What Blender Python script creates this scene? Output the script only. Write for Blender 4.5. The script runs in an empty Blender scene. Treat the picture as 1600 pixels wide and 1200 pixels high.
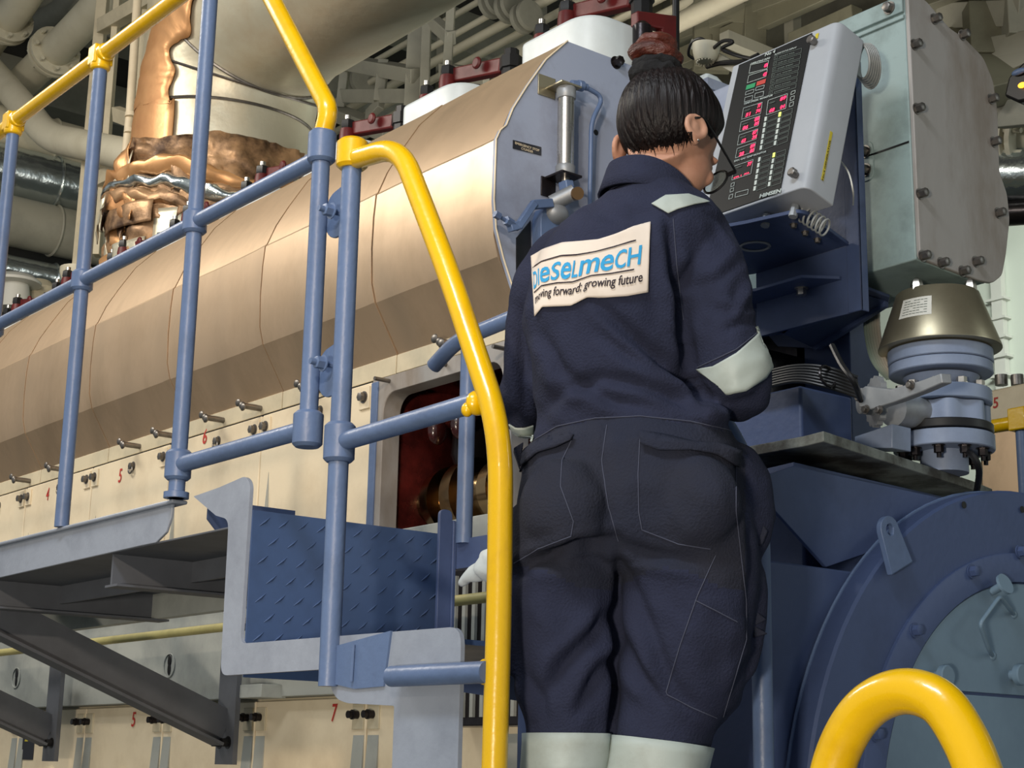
import bpy, bmesh, math, random
import numpy as np
from mathutils import Vector, Matrix, noise
from mathutils.bvhtree import BVHTree
random.seed(7); np.random.seed(7)
C = bpy.context.scene.collection
# ---------------------------------------------------------------- camera
FPX = 2534.0
def _u(v): return v/np.linalg.norm(v)
_Z = -_u(np.array([210., -10600., FPX])) if _u(np.array([210., -10600., FPX]))[1] > 0 else _u(np.array([210., -10600., FPX]))
_mx = _u(np.array([-2070., 565., FPX])); _mx = _u(_mx-_Z*_mx.dot(_Z)); _X = -_mx; _Y = np.cross(_Z, _X)
RW = np.array([_X, _Y, _Z])                       # camera (right, down, forward) -> world
EYE = np.array([0., 0., 1.5])
cam_d = bpy.data.cameras.new('camera'); cam = bpy.data.objects.new('camera', cam_d); C.objects.link(cam)
cam_d.sensor_width = 36.0; cam_d.lens = FPX/1600*36.0; cam_d.clip_start = .05; cam_d.clip_end = 200
right, down, fwd = RW@np.array([1., 0, 0]), RW@np.array([0, 1., 0]), RW@np.array([0, 0, 1.])
M = Matrix.Identity(4)
for i in range(3):
    M[i][0] = right[i]; M[i][1] = -down[i]; M[i][2] = -fwd[i]; M[i][3] = EYE[i]
cam.matrix_world = M
bpy.context.scene.camera = cam
def ray(px, py): return RW@np.array([px-800., py-600., FPX])
def P(px, py, **k):
    (a, v), = k.items(); i = 'XYZ'.index(a); d = ray(px, py)
    return Vector(EYE+(v-EYE[i])/d[i]*d)
def Pn(px, py, p0, n):
    d = Vector(ray(px, py)); e = Vector(EYE); return e+d*((Vector(p0)-e).dot(n)/d.dot(n))
# ---------------------------------------------------------------- world, lights, exposure
sc = bpy.context.scene
sc.view_settings.view_transform = 'Standard'; sc.view_settings.look = 'None'
sc.view_settings.exposure = 0.28; sc.view_settings.gamma = 1.0; sc.view_settings.use_curve_mapping = False
w = bpy.data.worlds.new('world'); sc.world = w; w.use_nodes = True
w.node_tree.nodes['Background'].inputs[0].default_value = (.72, .77, .80, 1)
w.node_tree.nodes['Background'].inputs[1].default_value = .34
def look_at(o, loc, tgt):
    o.location = loc; o.rotation_euler = (Vector(tgt)-Vector(loc)).to_track_quat('-Z', 'Y').to_euler()
def area(name, loc, tgt, size, power, color, size_y=None):
    l = bpy.data.lights.new(name, 'AREA'); l.energy = power; l.color = color; l.size = size
    if size_y: l.shape = 'RECTANGLE'; l.size_y = size_y
    o = bpy.data.objects.new(name, l); C.objects.link(o); look_at(o, loc, tgt); return o
# low hard floodlight behind the camera, warm
kl = bpy.data.lights.new('floodlight_key', 'SPOT'); kl.energy = 560; kl.color = (1.0, .80, .60); kl.shadow_soft_size = .12; kl.spot_size = math.radians(42); kl.spot_blend = .45
ko = bpy.data.objects.new('floodlight_key', kl); C.objects.link(ko); look_at(ko, (1.6, -2.6, 3.8), (-5.0, 1.5, 2.5))
# low work lamp, hall lights, then an added fill for the back wall
area('low_work_lamp', (1.5, -3.6, .9), (-4.6, 3.4, 4.2), .5, 190, (1.0, .88, .72))
area('hall_light_near', (-1.0, -.8, 5.0), (-1.6, 1.6, 1.5), 1.6, 75, (.90, .95, 1.0), .5)
area('hall_light_left', (-6.0, .2, 5.0), (-5.2, 2.6, 2.0), 2.4, 85, (1.0, .93, .82), .6)
area('hall_light_back', (-5.0, 4.6, 3.9), (-5.5, 5.5, 6.0), 2.5, 22, (1.0, .93, .82), 1.0)
area('hall_light_right', (1.2, 5.2, 3.8), (-.3, 6.2, 3.0), 2.0, 24, (.9, 1.0, .95), 1.0)
area('wall_fill', (-5.5, 8.6, 5.4), (-7.6, 11.0, 3.6), 1.6, 85, (.94, 1.0, .93), .6)  # added fill without a fixture, brightens the back wall and nearby ceiling
# ---------------------------------------------------------------- materials
def srgb(r, g, b):
    f = lambda c: ((c/255.)/12.92 if c/255. <= .04045 else ((c/255.+.055)/1.055)**2.4)
    return (f(r), f(g), f(b), 1)
MATS = {}
def mat(name, col, rough=.5, metal=0., dirt=None, damt=.35, dscale=6., bump=0., bscale=40., coat=0., stretch=(1, 1, 1), emit=0, dlo=.45, dhi=.75, spec=.5):
    m = bpy.data.materials.new(name); m.use_nodes = True; nt = m.node_tree; b = nt.nodes['Principled BSDF']
    b.inputs['Roughness'].default_value = rough; b.inputs['Metallic'].default_value = metal
    b.inputs['Base Color'].default_value = col; b.inputs['Coat Weight'].default_value = coat
    b.inputs['Specular IOR Level'].default_value = spec
    if emit:
        b.inputs['Emission Color'].default_value = col; b.inputs['Emission Strength'].default_value = emit
    if dirt or bump:
        tc = nt.nodes.new('ShaderNodeTexCoord'); mp = nt.nodes.new('ShaderNodeMapping'); mp.inputs['Scale'].default_value = stretch
        nt.links.new(tc.outputs['Object'], mp.inputs[0])
    if dirt:
        n = nt.nodes.new('ShaderNodeTexNoise'); n.inputs['Scale'].default_value = dscale; n.inputs['Detail'].default_value = 8; n.inputs['Roughness'].default_value = .65
        nt.links.new(mp.outputs[0], n.inputs['Vector'])
        r = nt.nodes.new('ShaderNodeMapRange'); r.inputs[1].default_value = dlo; r.inputs[2].default_value = dhi; r.inputs[4].default_value = damt
        nt.links.new(n.outputs[0], r.inputs[0])
        x = nt.nodes.new('ShaderNodeMix'); x.data_type = 'RGBA'; x.inputs[6].default_value = col; x.inputs[7].default_value = dirt
        nt.links.new(r.outputs[0], x.inputs[0]); nt.links.new(x.outputs[2], b.inputs['Base Color'])
        rr = nt.nodes.new('ShaderNodeMath'); rr.operation = 'MULTIPLY_ADD'; rr.inputs[1].default_value = .25; rr.inputs[2].default_value = rough-.08
        nt.links.new(n.outputs[0], rr.inputs[0]); nt.links.new(rr.outputs[0], b.inputs['Roughness'])
    if bump:
        n2 = nt.nodes.new('ShaderNodeTexNoise'); n2.inputs['Scale'].default_value = bscale; n2.inputs['Detail'].default_value = 5
        nt.links.new(mp.outputs[0], n2.inputs['Vector'])
        bp = nt.nodes.new('ShaderNodeBump'); bp.inputs['Strength'].default_value = bump; bp.inputs['Distance'].default_value = .01
        nt.links.new(n2.outputs[0], bp.inputs['Height']); nt.links.new(bp.outputs[0], b.inputs['Normal'])
    MATS[name] = m; return m
BLUE = mat('rail_blue_paint', srgb(90, 110, 146), .36, dirt=srgb(58, 68, 88), damt=.35, dscale=9, bump=.12, bscale=60)
BLUE2 = mat('housing_blue_paint', srgb(66, 82, 120), .48, dirt=srgb(42, 50, 72), damt=.45, dscale=4, bump=.08, bscale=60)
BLUE_LIT = mat('stringer_blue_lit', srgb(142, 150, 164), .42, dirt=srgb(94, 100, 114), damt=.45, dscale=7, bump=.08, bscale=70)  # rail blue made paler and greyer, warm key light put into the colour
PLATE = mat('tread_blue_paint', srgb(62, 84, 124), .42, dirt=srgb(38, 48, 70), damt=.5, dscale=6)
YEL = mat('yellow_paint', srgb(226, 180, 4), .24, dirt=srgb(160, 104, 5), damt=.45, dscale=10, bump=.1, bscale=35, coat=.4, dlo=.52, dhi=.8)
CREAM = mat('cream_paint', srgb(222, 208, 180), .42, dirt=srgb(170, 150, 120), damt=.4, dscale=5, bump=.05)
CREAM2 = mat('pale_steel_paint', srgb(196, 186, 160), .55, dirt=srgb(130, 122, 100), damt=.5, dscale=5)
STEEL = mat('casing_sheet_steel', srgb(208, 182, 152), .40, metal=.75, dirt=srgb(150, 128, 102), damt=.55, dscale=3.5, bump=.22, bscale=4.5, stretch=(1, 1, .6))
CHROME = mat('bright_steel', srgb(205, 200, 192), .25, metal=1., dirt=srgb(120, 112, 104), damt=.4, dscale=20)
ZINC = mat('bolt_steel', srgb(128, 124, 120), .38, metal=.9, dirt=srgb(60, 55, 50), damt=.5, dscale=30)
ENDP = mat('end_plate_grey_paint', srgb(148, 158, 180), .5, dirt=srgb(98, 98, 106), damt=.55, dscale=5, bump=.04)
GREEN = mat('air_box_green_paint', srgb(140, 160, 160), .5, dirt=srgb(86, 96, 92), damt=.6, dscale=9, bump=.05)
COVER = mat('air_box_end_grey', srgb(152, 149, 146), .45, dirt=srgb(110, 96, 80), damt=.9, dscale=5, bump=.05, stretch=(1, 1, .35))
BANDM = mat('engine_band_grey', srgb(160, 164, 160), .5, dirt=srgb(98, 104, 106), damt=.6, dscale=4)
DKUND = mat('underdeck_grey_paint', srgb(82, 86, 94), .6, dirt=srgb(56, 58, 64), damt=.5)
WHITE = mat('rocker_cover_white', srgb(206, 216, 220), .4, dirt=srgb(160, 160, 156), damt=.3)
RED = mat('valve_dark_red', srgb(92, 24, 24), .42, dirt=srgb(44, 10, 12), damt=.6, dscale=12, spec=.35)
REDIN = mat('crankcase_red_primer', srgb(92, 32, 28), .16, dirt=srgb(14, 8, 8), damt=.85, dscale=5, bump=.35, bscale=12, coat=.6, dlo=.35, dhi=.6)
BLACK = mat('black_rubber', srgb(20, 20, 22), .4)
DARK = mat('dark_oily_steel', srgb(46, 42, 44), .28, metal=.7, bump=.1)
SHAFT = mat('oiled_camshaft_steel', srgb(170, 140, 100), .14, metal=1., dirt=srgb(40, 25, 15), damt=.8, dscale=8)
FOIL = mat('silver_foil_lagging', srgb(196, 192, 172), .36, metal=.45, dirt=srgb(168, 140, 104), damt=.6, dscale=2.2, bump=.6, bscale=6)
FOIL2 = mat('bright_foil_lagging', srgb(186, 196, 198), .2, metal=.9, bump=.9, bscale=9)
TORN = mat('torn_lagging_brown', srgb(176, 140, 104), .42, metal=.45, dirt=srgb(62, 42, 28), damt=.95, dscale=5, bump=.9, bscale=8, dlo=.4, dhi=.6)
COPPER = mat('copper_toned_lagging', srgb(206, 156, 106), .35, metal=.5, dirt=srgb(150, 96, 60), damt=.6, dscale=3, bump=.5, bscale=5)
PIPEW = mat('pipe_cream_paint', srgb(206, 200, 178), .45, dirt=srgb(160, 150, 124), damt=.35, dscale=4)
PIPEG = mat('pipe_grey_green', srgb(150, 148, 134), .55, dirt=srgb(96, 98, 92), damt=.5, dscale=3)
STEELG = mat('grimy_green_grey_steel', srgb(112, 110, 92), .6, dirt=srgb(70, 68, 56), damt=.7, dscale=3)
CEIL = mat('ceiling_dark_plate', srgb(58, 56, 54), .7, dirt=srgb(40, 38, 38), damt=.6, dscale=2)
WALL = mat('pale_green_wall', srgb(205, 212, 200), .7, dirt=srgb(180, 186, 172), damt=.3, dscale=1)
FLOOR = mat('engine_room_floor', srgb(92, 100, 96), .5, dirt=srgb(60, 62, 60), damt=.6, dscale=2)
NAVY = mat('navy_cotton', srgb(43, 47, 68), .88, dirt=srgb(34, 36, 50), damt=.7, dscale=9, bump=.35, bscale=260, spec=.25)
NAVYW = mat('worn_charcoal_cotton', srgb(40, 44, 60), .9, dirt=srgb(54, 52, 54), damt=.45, dscale=5, bump=.35, bscale=240, spec=.25, dlo=.4, dhi=.75)
STITCH = mat('seam_thread', srgb(74, 78, 96), .9)
REFL = mat('reflective_silver_tape', srgb(176, 186, 180), .5, dirt=srgb(140, 140, 128), damt=.5, dscale=14, bump=.1, bscale=30)
PATCH = mat('patch_white_cloth', srgb(224, 212, 200), .85, dirt=srgb(196, 182, 166), damt=.4, dscale=14)
CYAN = mat('patch_cyan_print', srgb(46, 152, 206), .8)
INK = mat('patch_black_print', srgb(40, 28, 36), .8)
SKIN = mat('skin', srgb(190, 144, 120), .5, dirt=srgb(172, 112, 90), damt=.5, dscale=12, bump=.05, bscale=90)
HAIR = mat('black_hair', srgb(20, 15, 16), .42, dirt=srgb(40, 25, 22), damt=.6, dscale=30, bump=.5, bscale=60, stretch=(3, 3, .25), spec=.3)
BUN = mat('reddish_brown_hair', srgb(88, 38, 26), .4, dirt=srgb(22, 12, 12), damt=.85, dscale=16, bump=.6, bscale=60, stretch=(.4, 1.5, 3))
SCRUN = mat('black_velvet', srgb(14, 14, 17), .95, bump=.6, bscale=90)
PANELB = mat('panel_black_film', srgb(16, 18, 20), .5, spec=.25)
ALU = mat('panel_case_grey', srgb(168, 173, 180), .38, dirt=srgb(136, 140, 148), damt=.3, dscale=4)
LINE = mat('panel_white_print', srgb(176, 186, 182), .6)
DIMP = mat('panel_dim_print', srgb(92, 104, 98), .6)
LEDR = mat('red_led_digits', (1.0, .02, .10, 1), .4, emit=1.3)
LEDG = mat('green_button', srgb(38, 150, 96), .4)
LEDB = mat('red_button', srgb(190, 64, 56), .4)
LEDY = mat('lit_yellow_led', (.75, .9, .15, 1), .4, emit=.9)
LAMPW = mat('unlit_led_strip', srgb(206, 214, 206), .4)
BRASS = mat('cone_brushed_brass', srgb(168, 160, 136), .34, metal=.8, dirt=srgb(112, 104, 84), damt=.5, dscale=5)
FLG = mat('flange_blue_grey', srgb(132, 146, 172), .38, dirt=srgb(84, 92, 110), damt=.5, dscale=8)
CAST = mat('cast_grey_aluminium', srgb(150, 154, 158), .42, metal=.4, dirt=srgb(96, 98, 104), damt=.5, dscale=12)
BRONZE = mat('bronze_pin', srgb(150, 118, 84), .35, metal=.9)
RAG = mat('white_rag_cotton', srgb(214, 222, 222), .9, bump=.3, bscale=30)
CABLE = mat('cable_grey', srgb(150, 152, 150), .5)
LABELW = mat('sticker_white', srgb(208, 208, 200), .5)
LABELY = mat('sticker_yellow', srgb(196, 180, 40), .5)
LABELK = mat('nameplate_black', srgb(34, 36, 44), .45)
NUMR = mat('stencil_red', srgb(178, 52, 44), .6)
GLASS = bpy.data.materials.new('spectacle_glass'); GLASS.use_nodes = True
_g = GLASS.node_tree.nodes['Principled BSDF']; _g.inputs['Transmission Weight'].default_value = .9; _g.inputs['Roughness'].default_value = .03; _g.inputs['Base Color'].default_value = (.8, .9, .88, 1)
# ---------------------------------------------------------------- mesh builder
def frame(axis):
    a = Vector(axis).normalized(); t = Vector((0, 0, 1)) if abs(a.z) < .9 else Vector((1, 0, 0))
    u = a.cross(t).normalized(); return u, a.cross(u), a
def bend(pts, r, n=6):
    pts = [Vector(p) for p in pts]; out = [pts[0]]
    for i in range(1, len(pts)-1):
        a, b, c = pts[i-1], pts[i], pts[i+1]; da = (a-b); dc = (c-b); rr = min(r, da.length*.48, dc.length*.48)
        s = b+da.normalized()*rr; e = b+dc.normalized()*rr
        for k in range(n+1):
            t = k/n; out.append(s*(1-t)**2+b*2*t*(1-t)+e*t*t)
    out.append(pts[-1]); return out
class MB:
    def __init__(s): s.bm = bmesh.new()
    def ring(s, c, u, v, n): return [s.bm.verts.new(Vector(c)+u*math.cos(2*math.pi*i/n)+v*math.sin(2*math.pi*i/n)) for i in range(n)]
    def skin(s, rings, cap=True):
        n = len(rings[0])
        for a, b in zip(rings, rings[1:]):
            for i in range(n): s.bm.faces.new((a[i], a[(i+1) % n], b[(i+1) % n], b[i]))
        if cap: s.bm.faces.new(rings[0][::-1]); s.bm.faces.new(rings[-1])
        return s
    def box(s, lo, hi):
        x0, y0, z0 = [min(a, b) for a, b in zip(lo, hi)]; x1, y1, z1 = [max(a, b) for a, b in zip(lo, hi)]
        v = [s.bm.verts.new(p) for p in ((x0, y0, z0), (x1, y0, z0), (x1, y1, z0), (x0, y1, z0), (x0, y0, z1), (x1, y0, z1), (x1, y1, z1), (x0, y1, z1))]
        for f in ((3, 2, 1, 0), (4, 5, 6, 7), (0, 1, 5, 4), (1, 2, 6, 5), (2, 3, 7, 6), (3, 0, 4, 7)): s.bm.faces.new([v[i] for i in f])
        return s
    def obox(s, p0, U, V, W):
        p0, U, V, W = map(Vector, (p0, U, V, W))
        v = [s.bm.verts.new(p0+U*a+V*b+W*c) for c in (0, 1) for (a, b) in ((0, 0), (1, 0), (1, 1), (0, 1))]
        for f in ((3, 2, 1, 0), (4, 5, 6, 7), (0, 1, 5, 4), (1, 2, 6, 5), (2, 3, 7, 6), (3, 0, 4, 7)): s.bm.faces.new([v[i] for i in f])
        return s
    def bar(s, a, b, w, h, up=(0, 0, 1)):
        a = Vector(a); b = Vector(b); d = b-a; u = Vector(up); sd = d.cross(u).normalized(); u = sd.cross(d).normalized()
        return s.obox(a-sd*w/2-u*h/2, d, sd*w, u*h)
    def lathe(s, o, axis, prof, n=28):
        u, v, a = frame(axis); o = Vector(o)
        return s.skin([s.ring(o+a*t, u*max(r, 1e-4), v*max(r, 1e-4), n) for t, r in prof])
    def cyl(s, a, b, r, r2=None, n=20):
        a = Vector(a); b = Vector(b); d = b-a
        return s.lathe(a, d, [(0, r), (d.length, r if r2 is None else r2)], n)
    def tube(s, pts, r, n=14):
        pts = [Vector(p) for p in pts]; rings = []; u = None
        for i, p in enumerate(pts):
            d = (pts[min(i+1, len(pts)-1)]-pts[max(i-1, 0)]).normalized()
            if u is None: u = frame(d)[0]
            u = (u-d*u.dot(d)).normalized(); v = d.cross(u)
            rr = r[i] if isinstance(r, (list, tuple)) else r
            rings.append(s.ring(p, u*rr, v*rr, n))
        return s.skin(rings)
    def prism(s, pts, vec):
        vec = Vector(vec); a = [s.bm.verts.new(p) for p in pts]; b = [s.bm.verts.new(Vector(p)+vec) for p in pts]
        return s.skin([a, b])
    def ell(s, c, r, n=20, rot=None):
        m = Matrix.Translation(Vector(c))@(rot.to_4x4() if rot else Matrix.Identity(4))@Matrix.Diagonal((r[0], r[1], r[2], 1))
        bmesh.ops.create_uvsphere(s.bm, u_segments=n, v_segments=max(8, n*2//3), radius=1, matrix=m); return s
    def torus(s, c, axis, R, r, n=32, m=10, a0=0, a1=2*math.pi):
        u, v, a = frame(axis); c = Vector(c); rings = []; closed = abs(a1-a0-2*math.pi) < 1e-6; k = n if closed else n+1
        for i in range(k):
            t = a0+(a1-a0)*i/n; d = u*math.cos(t)+v*math.sin(t); rings.append(s.ring(c+d*R, d*r, a*r, m))
        if closed:
            rings.append(rings[0]); return s.skin(rings, cap=False)
        return s.skin(rings)
    def build(s, name, m, parent=None, bevel=0., ang=38, seg=2, smooth=True):
        bmesh.ops.recalc_face_normals(s.bm, faces=s.bm.faces)
        if smooth:
            for f in s.bm.faces: f.smooth = True
            for e in s.bm.edges:
                if len(e.link_faces) == 2 and e.calc_face_angle(0) > math.radians(ang): e.smooth = False
        me = bpy.data.meshes.new(name); s.bm.to_mesh(me); s.bm.free()
        o = bpy.data.objects.new(name, me); C.objects.link(o); me.materials.append(m)
        if parent: attach(o, parent)
        if bevel:
            b = o.modifiers.new('bevel', 'BEVEL'); b.width = bevel; b.segments = seg; b.limit_method = 'ANGLE'; b.angle_limit = math.radians(35)
        return o
def root_loc(o):
    l = Vector((0, 0, 0))
    while o: l = l+o.location; o = o.parent
    return l
def attach(o, parent): o.parent = parent; o.location = -root_loc(parent)
def tag(o, label=None, cat=None, group=None, kind=None):
    if label: o['label'] = label
    if cat: o['category'] = cat
    if group: o['group'] = group
    if kind: o['kind'] = kind
    return o
def thing(name, label, cat, loc, group=None):
    o = bpy.data.objects.new(name, None); C.objects.link(o); o.location = loc; o.empty_display_size = .1
    return tag(o, label, cat, group)
def struct(name, o): o.name = name; o['kind'] = 'structure'; return o
def shifted(o, dx, dy=0, dz=0, parent=None):
    c = o.copy(); C.objects.link(c); c.parent = parent if parent else o.parent
    c.location = o.location+Vector((dx, dy, dz)) if not parent else o.location
    return c
def rounded(pts, r, n=5):
    pts = [Vector(p) for p in pts]; out = []
    for i in range(len(pts)):
        a, b, c = pts[i-1], pts[i], pts[(i+1) % len(pts)]; rad = r[i] if isinstance(r, (list, tuple)) else r
        if rad <= 0: out.append(b); continue
        da, dc = a-b, c-b; rr = min(rad, da.length*.48, dc.length*.48); s = b+da.normalized()*rr; e = b+dc.normalized()*rr
        for k in range(n+1):
            t = k/n; out.append(s*(1-t)**2+b*2*t*(1-t)+e*t*t)
    return out
def hexbolt(mb, p, axis, r=.009, h=.008, shank=.0):
    a = Vector(axis).normalized(); p = Vector(p)
    mb.lathe(p, a, [(0, r*1.35), (.002, r*1.35)], 16); mb.lathe(p+a*.002, a, [(0, r), (h, r), (h+.001, r*.8)], 6)
    if shank: mb.lathe(p+a*(.002+h), a, [(0, r*.5), (shank, r*.5)], 10)
_tc = {}
def text_geo(body, bold=0., shear=0.):
    key = (body, bold, shear)
    if key in _tc: return _tc[key]
    cu = bpy.data.curves.new('t', 'FONT'); cu.body = body; cu.size = 1; cu.offset = bold; cu.shear = shear; cu.resolution_u = 3
    o = bpy.data.objects.new('t', cu); C.objects.link(o); bpy.context.view_layer.update()
    me = bpy.data.meshes.new_from_object(o.evaluated_get(bpy.context.evaluated_depsgraph_get()))
    bm = bmesh.new(); bm.from_mesh(me); bmesh.ops.triangulate(bm, faces=bm.faces)
    v = [(q.co.x, q.co.y) for q in bm.verts]; fs = [[q.index for q in f.verts] for f in bm.faces]
    bm.free(); bpy.data.objects.remove(o); bpy.data.meshes.remove(me)
    xs = [a for a, b in v] or [0]; _tc[key] = (v, fs, min(xs), max(xs)); return _tc[key]
def text_on(mb, body, o, U, V, h, width=None, bold=0., shear=0., lift=0.0006):
    """letters on a plane: o bottom-left, U along, V up, h = cap height"""
    v, fs, x0, x1 = text_geo(body, bold, shear); U = Vector(U).normalized(); V = Vector(V).normalized(); N = U.cross(V)
    k = h/.7; kx = (width/(x1-x0)) if width else k
    vs = [mb.bm.verts.new(Vector(o)+U*(x-x0)*kx+V*y*k+N*lift) for x, y in v]
    for f in fs:
        try: mb.bm.faces.new([vs[i] for i in f])
        except ValueError: pass
    return mb
YR = 1.5; R = .0168
# ================================================================ platform with rails
pf = thing('access_platform', 'overhead walkway platform along the engine, seen from below', 'platform', (-4.2, 1.5, 2.02))
z1 = 2.024; zd = 1.948
f = [P(-700, 1035, Y=YR), P(-700, 975, Y=YR), P(0, 848, Y=YR), P(272, 788, Y=YR), P(270, 808, Y=YR), P(262, 832, Y=YR), P(246, 848, Y=YR), P(222, 853, Y=YR), P(0, 903, Y=YR)]
MB().prism([(p.x, YR-.004, p.z) for p in f], (0, .006, 0)).build('fascia', BLUE_LIT, pf, .0012)
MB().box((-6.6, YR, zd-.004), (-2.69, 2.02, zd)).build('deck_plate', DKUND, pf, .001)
MB().box((-6.6, YR-.016, z1-.006), (-2.985, YR+.02, z1+.002)).build('deck_edge', BLUE_LIT, pf, .003)
for x in (-6.2, -5.2, -4.02, -3.3):
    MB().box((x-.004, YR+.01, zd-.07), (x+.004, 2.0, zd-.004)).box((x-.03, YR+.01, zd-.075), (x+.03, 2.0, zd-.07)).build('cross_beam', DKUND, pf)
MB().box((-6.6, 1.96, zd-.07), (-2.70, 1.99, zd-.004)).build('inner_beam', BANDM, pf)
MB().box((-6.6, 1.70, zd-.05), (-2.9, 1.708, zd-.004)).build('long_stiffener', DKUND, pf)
q = [P(272, 797, Y=1.53), P(345, 800, Y=1.62), P(352, 850, Y=1.62), P(292, 842, Y=1.53), P(276, 820, Y=1.53)]
MB().prism([(-2.90, 1.52, z1-.006), (-2.90, 1.72, z1-.006), (-2.90, 1.72, z1-.075), (-2.90, 1.55, z1-.075), (-2.90, 1.52, z1-.045)], (.006, 0, 0)).build('end_plate', BLUE2, pf)
for x in (-5.35, -4.14):
    a = Vector((x, 1.53, z1-.13)); b = Vector((x, 2.27, z1-.42)); up = Vector((0, .42, .9))
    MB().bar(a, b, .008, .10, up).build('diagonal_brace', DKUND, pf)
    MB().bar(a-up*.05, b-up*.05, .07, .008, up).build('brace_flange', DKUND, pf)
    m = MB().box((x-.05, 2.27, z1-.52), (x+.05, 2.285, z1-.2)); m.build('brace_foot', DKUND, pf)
    for s in (-.028, .02):
        h = MB(); hexbolt(h, (x+s, 2.27, z1-.46), (0, -1, 0), .013, .02); h.build('foot_bolt', BLACK, pf)
# --------------------------------------------------------------- platform railing (blue posts, yellow top)
rl = thing('platform_railing', 'blue post guard railing with yellow top tube along the overhead walkway', 'railing', (-3.4, YR, z1))
def collar(mb, p, axis, r=.026, h=.05):
    mb.lathe(Vector(p)-Vector(axis)*h/2, axis, [(0, r*.78), (.003, r*.9), (.006, r), (h-.006, r), (h-.003, r*.9), (h, r*.78)], 24)
PX = [-4.652, -4.092, -3.54, -2.975]; ztop = 3.195
zmid = P(312, 350, Y=YR).z; zlow = P(288, 728, Y=YR).z
for i, x in enumerate(PX):
    m = MB().cyl((x, YR-.012, z1+.002), (x, YR-.012, ztop), R, n=24); m.lathe((x, YR-.012, z1+.002), (0, 0, 1), [(0, .026), (.012, .026), (.014, .018)], 20) if i == 3 else None
    o = m.build('post', BLUE, rl)
    m = MB(); collar(m, (x, YR-.012, zmid), (0, 0, 1)); m.build('collar', BLUE, rl)
    m = MB().box((x-.024, YR-.037, ztop-.028), (x+.018, YR+.013, ztop+.022)); collar(m, (x, YR-.012, ztop-.018), (0, 0, 1), .025, .045)
    collar(m, (x+.012, YR-.012, ztop), (1, 0, 0), .023, .05)
    m.build('corner_fitting', YEL, rl, .006)
m = MB(); collar(m, (-2.975, YR-.012, zlow), (0, 0, 1), .027, .062); m.build('collar', BLUE, rl)
XA, XB = -2.474, -2.366          # the two posts that are hinged together
yl = YR-.012
e = P(517, 170, Y=yl)
MB().tube(bend([(-4.9, yl, ztop), (-2.83, yl, ztop), (e.x-.005, yl, e.z), (XA, yl, 2.655)], .09, 8), .0185, 20).build('top_rail', YEL, rl)
MB().cyl((-4.9, yl, zmid), (XA, yl, zmid), R*.95).build('middle_rail', BLUE, rl)
MB().cyl((-2.975, yl, zlow), (XA, yl, zlow), R).build('lower_rail', BLUE, rl)
MB().cyl((XA, yl, zlow-.02), (XA, yl, 2.65), R, n=24).build('post', BLUE, rl)
m = MB(); collar(m, (XA, yl, 2.635), (0, 0, 1), .0265, .064); m.build('collar', BLUE, rl)
m = MB(); collar(m, (XA, yl, P(495, 667, Y=yl).z), (0, 0, 1), .0275, .066); m.build('collar', BLUE, rl)
# --------------------------------------------------------------- stair hand rail
sr = thing('stair_handrail', 'bright yellow bent handrail on the near side of the steps, left of the worker', 'handrail', (-2.1, YR, 1.1))
p5b = P(524, 1072, Y=yl).z
MB().cyl((XB, yl, p5b), (XB, yl, 2.60), R*1.06, n=24).build('post', BLUE, sr)
m = MB(); collar(m, (XB, yl, 2.588), (0, 0, 1), .029, .056); m.build('elbow_collar', YEL, sr)
zt = P(560, 246, Y=yl).z
yp = [(XB+.01, yl, zt-.0), P(625, 228, Y=yl), P(706, 440, Y=yl), P(783, 675, Y=yl), (P(779, 1000, Y=yl).x, yl, 1.75), (-1.912, yl, 1.08)]
MB().tube(bend(yp, .085, 8), .0192, 22).build('yellow_rail', YEL, sr)
zc = P(537, 690, Y=yl).z
m = MB(); collar(m, (XB, yl, zc), (0, 0, 1), .0275, .07); m.build('collar', BLUE, sr)
MB().cyl((XB, yl, zc), P(745, 628, Y=yl), R*.98).build('cross_rail', BLUE, sr)
m = MB().ell(P(745, 630, Y=yl), (.014, .02, .02), 12).ell(P(740, 632, Y=yl)+Vector((0, -.012, -.01)), (.01, .01, .012), 10); m.build('weld_bead', YEL, sr)
MB().cyl(P(612, 1057, Y=yl-.015), P(762, 1050, Y=yl-.015), R*.98).build('lower_stub_rail', BLUE, sr)
MB().ell(P(760, 1050, Y=yl), (.012, .02, .02), 12).build('weld_bead', YEL, sr)
for (cx, cy, bx, by) in ((531, 325, 520, 330), (522, 572, 507, 568)):
    c = P(cx, cy, Y=yl+.012); zz = c.z
    pl = rounded([(XB-.01, yl+.012, zz+.05), (XA+.02, yl+.012, zz+.035), (XA-.0, yl+.012, zz+.01), (XA+.005, yl+.012, zz-.03), (XA+.03, yl+.012, zz-.055), (XB-.01, yl+.012, zz-.05)], .02)
    MB().prism(pl, (0, .006, 0)).build('hinge_lug', BLUE, sr, .001)
    b = P(bx, by, Y=yl-.01); m = MB(); hexbolt(m, (b.x, yl-.012, b.z), (0, -1, 0), .0115, .014, .012); m.lathe((b.x, yl-.012, b.z), (0, 1, 0), [(0, .006), (.03, .006), (.031, .011), (.042, .011)], 8); m.build('hinge_bolt', BLUE, sr)
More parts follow.
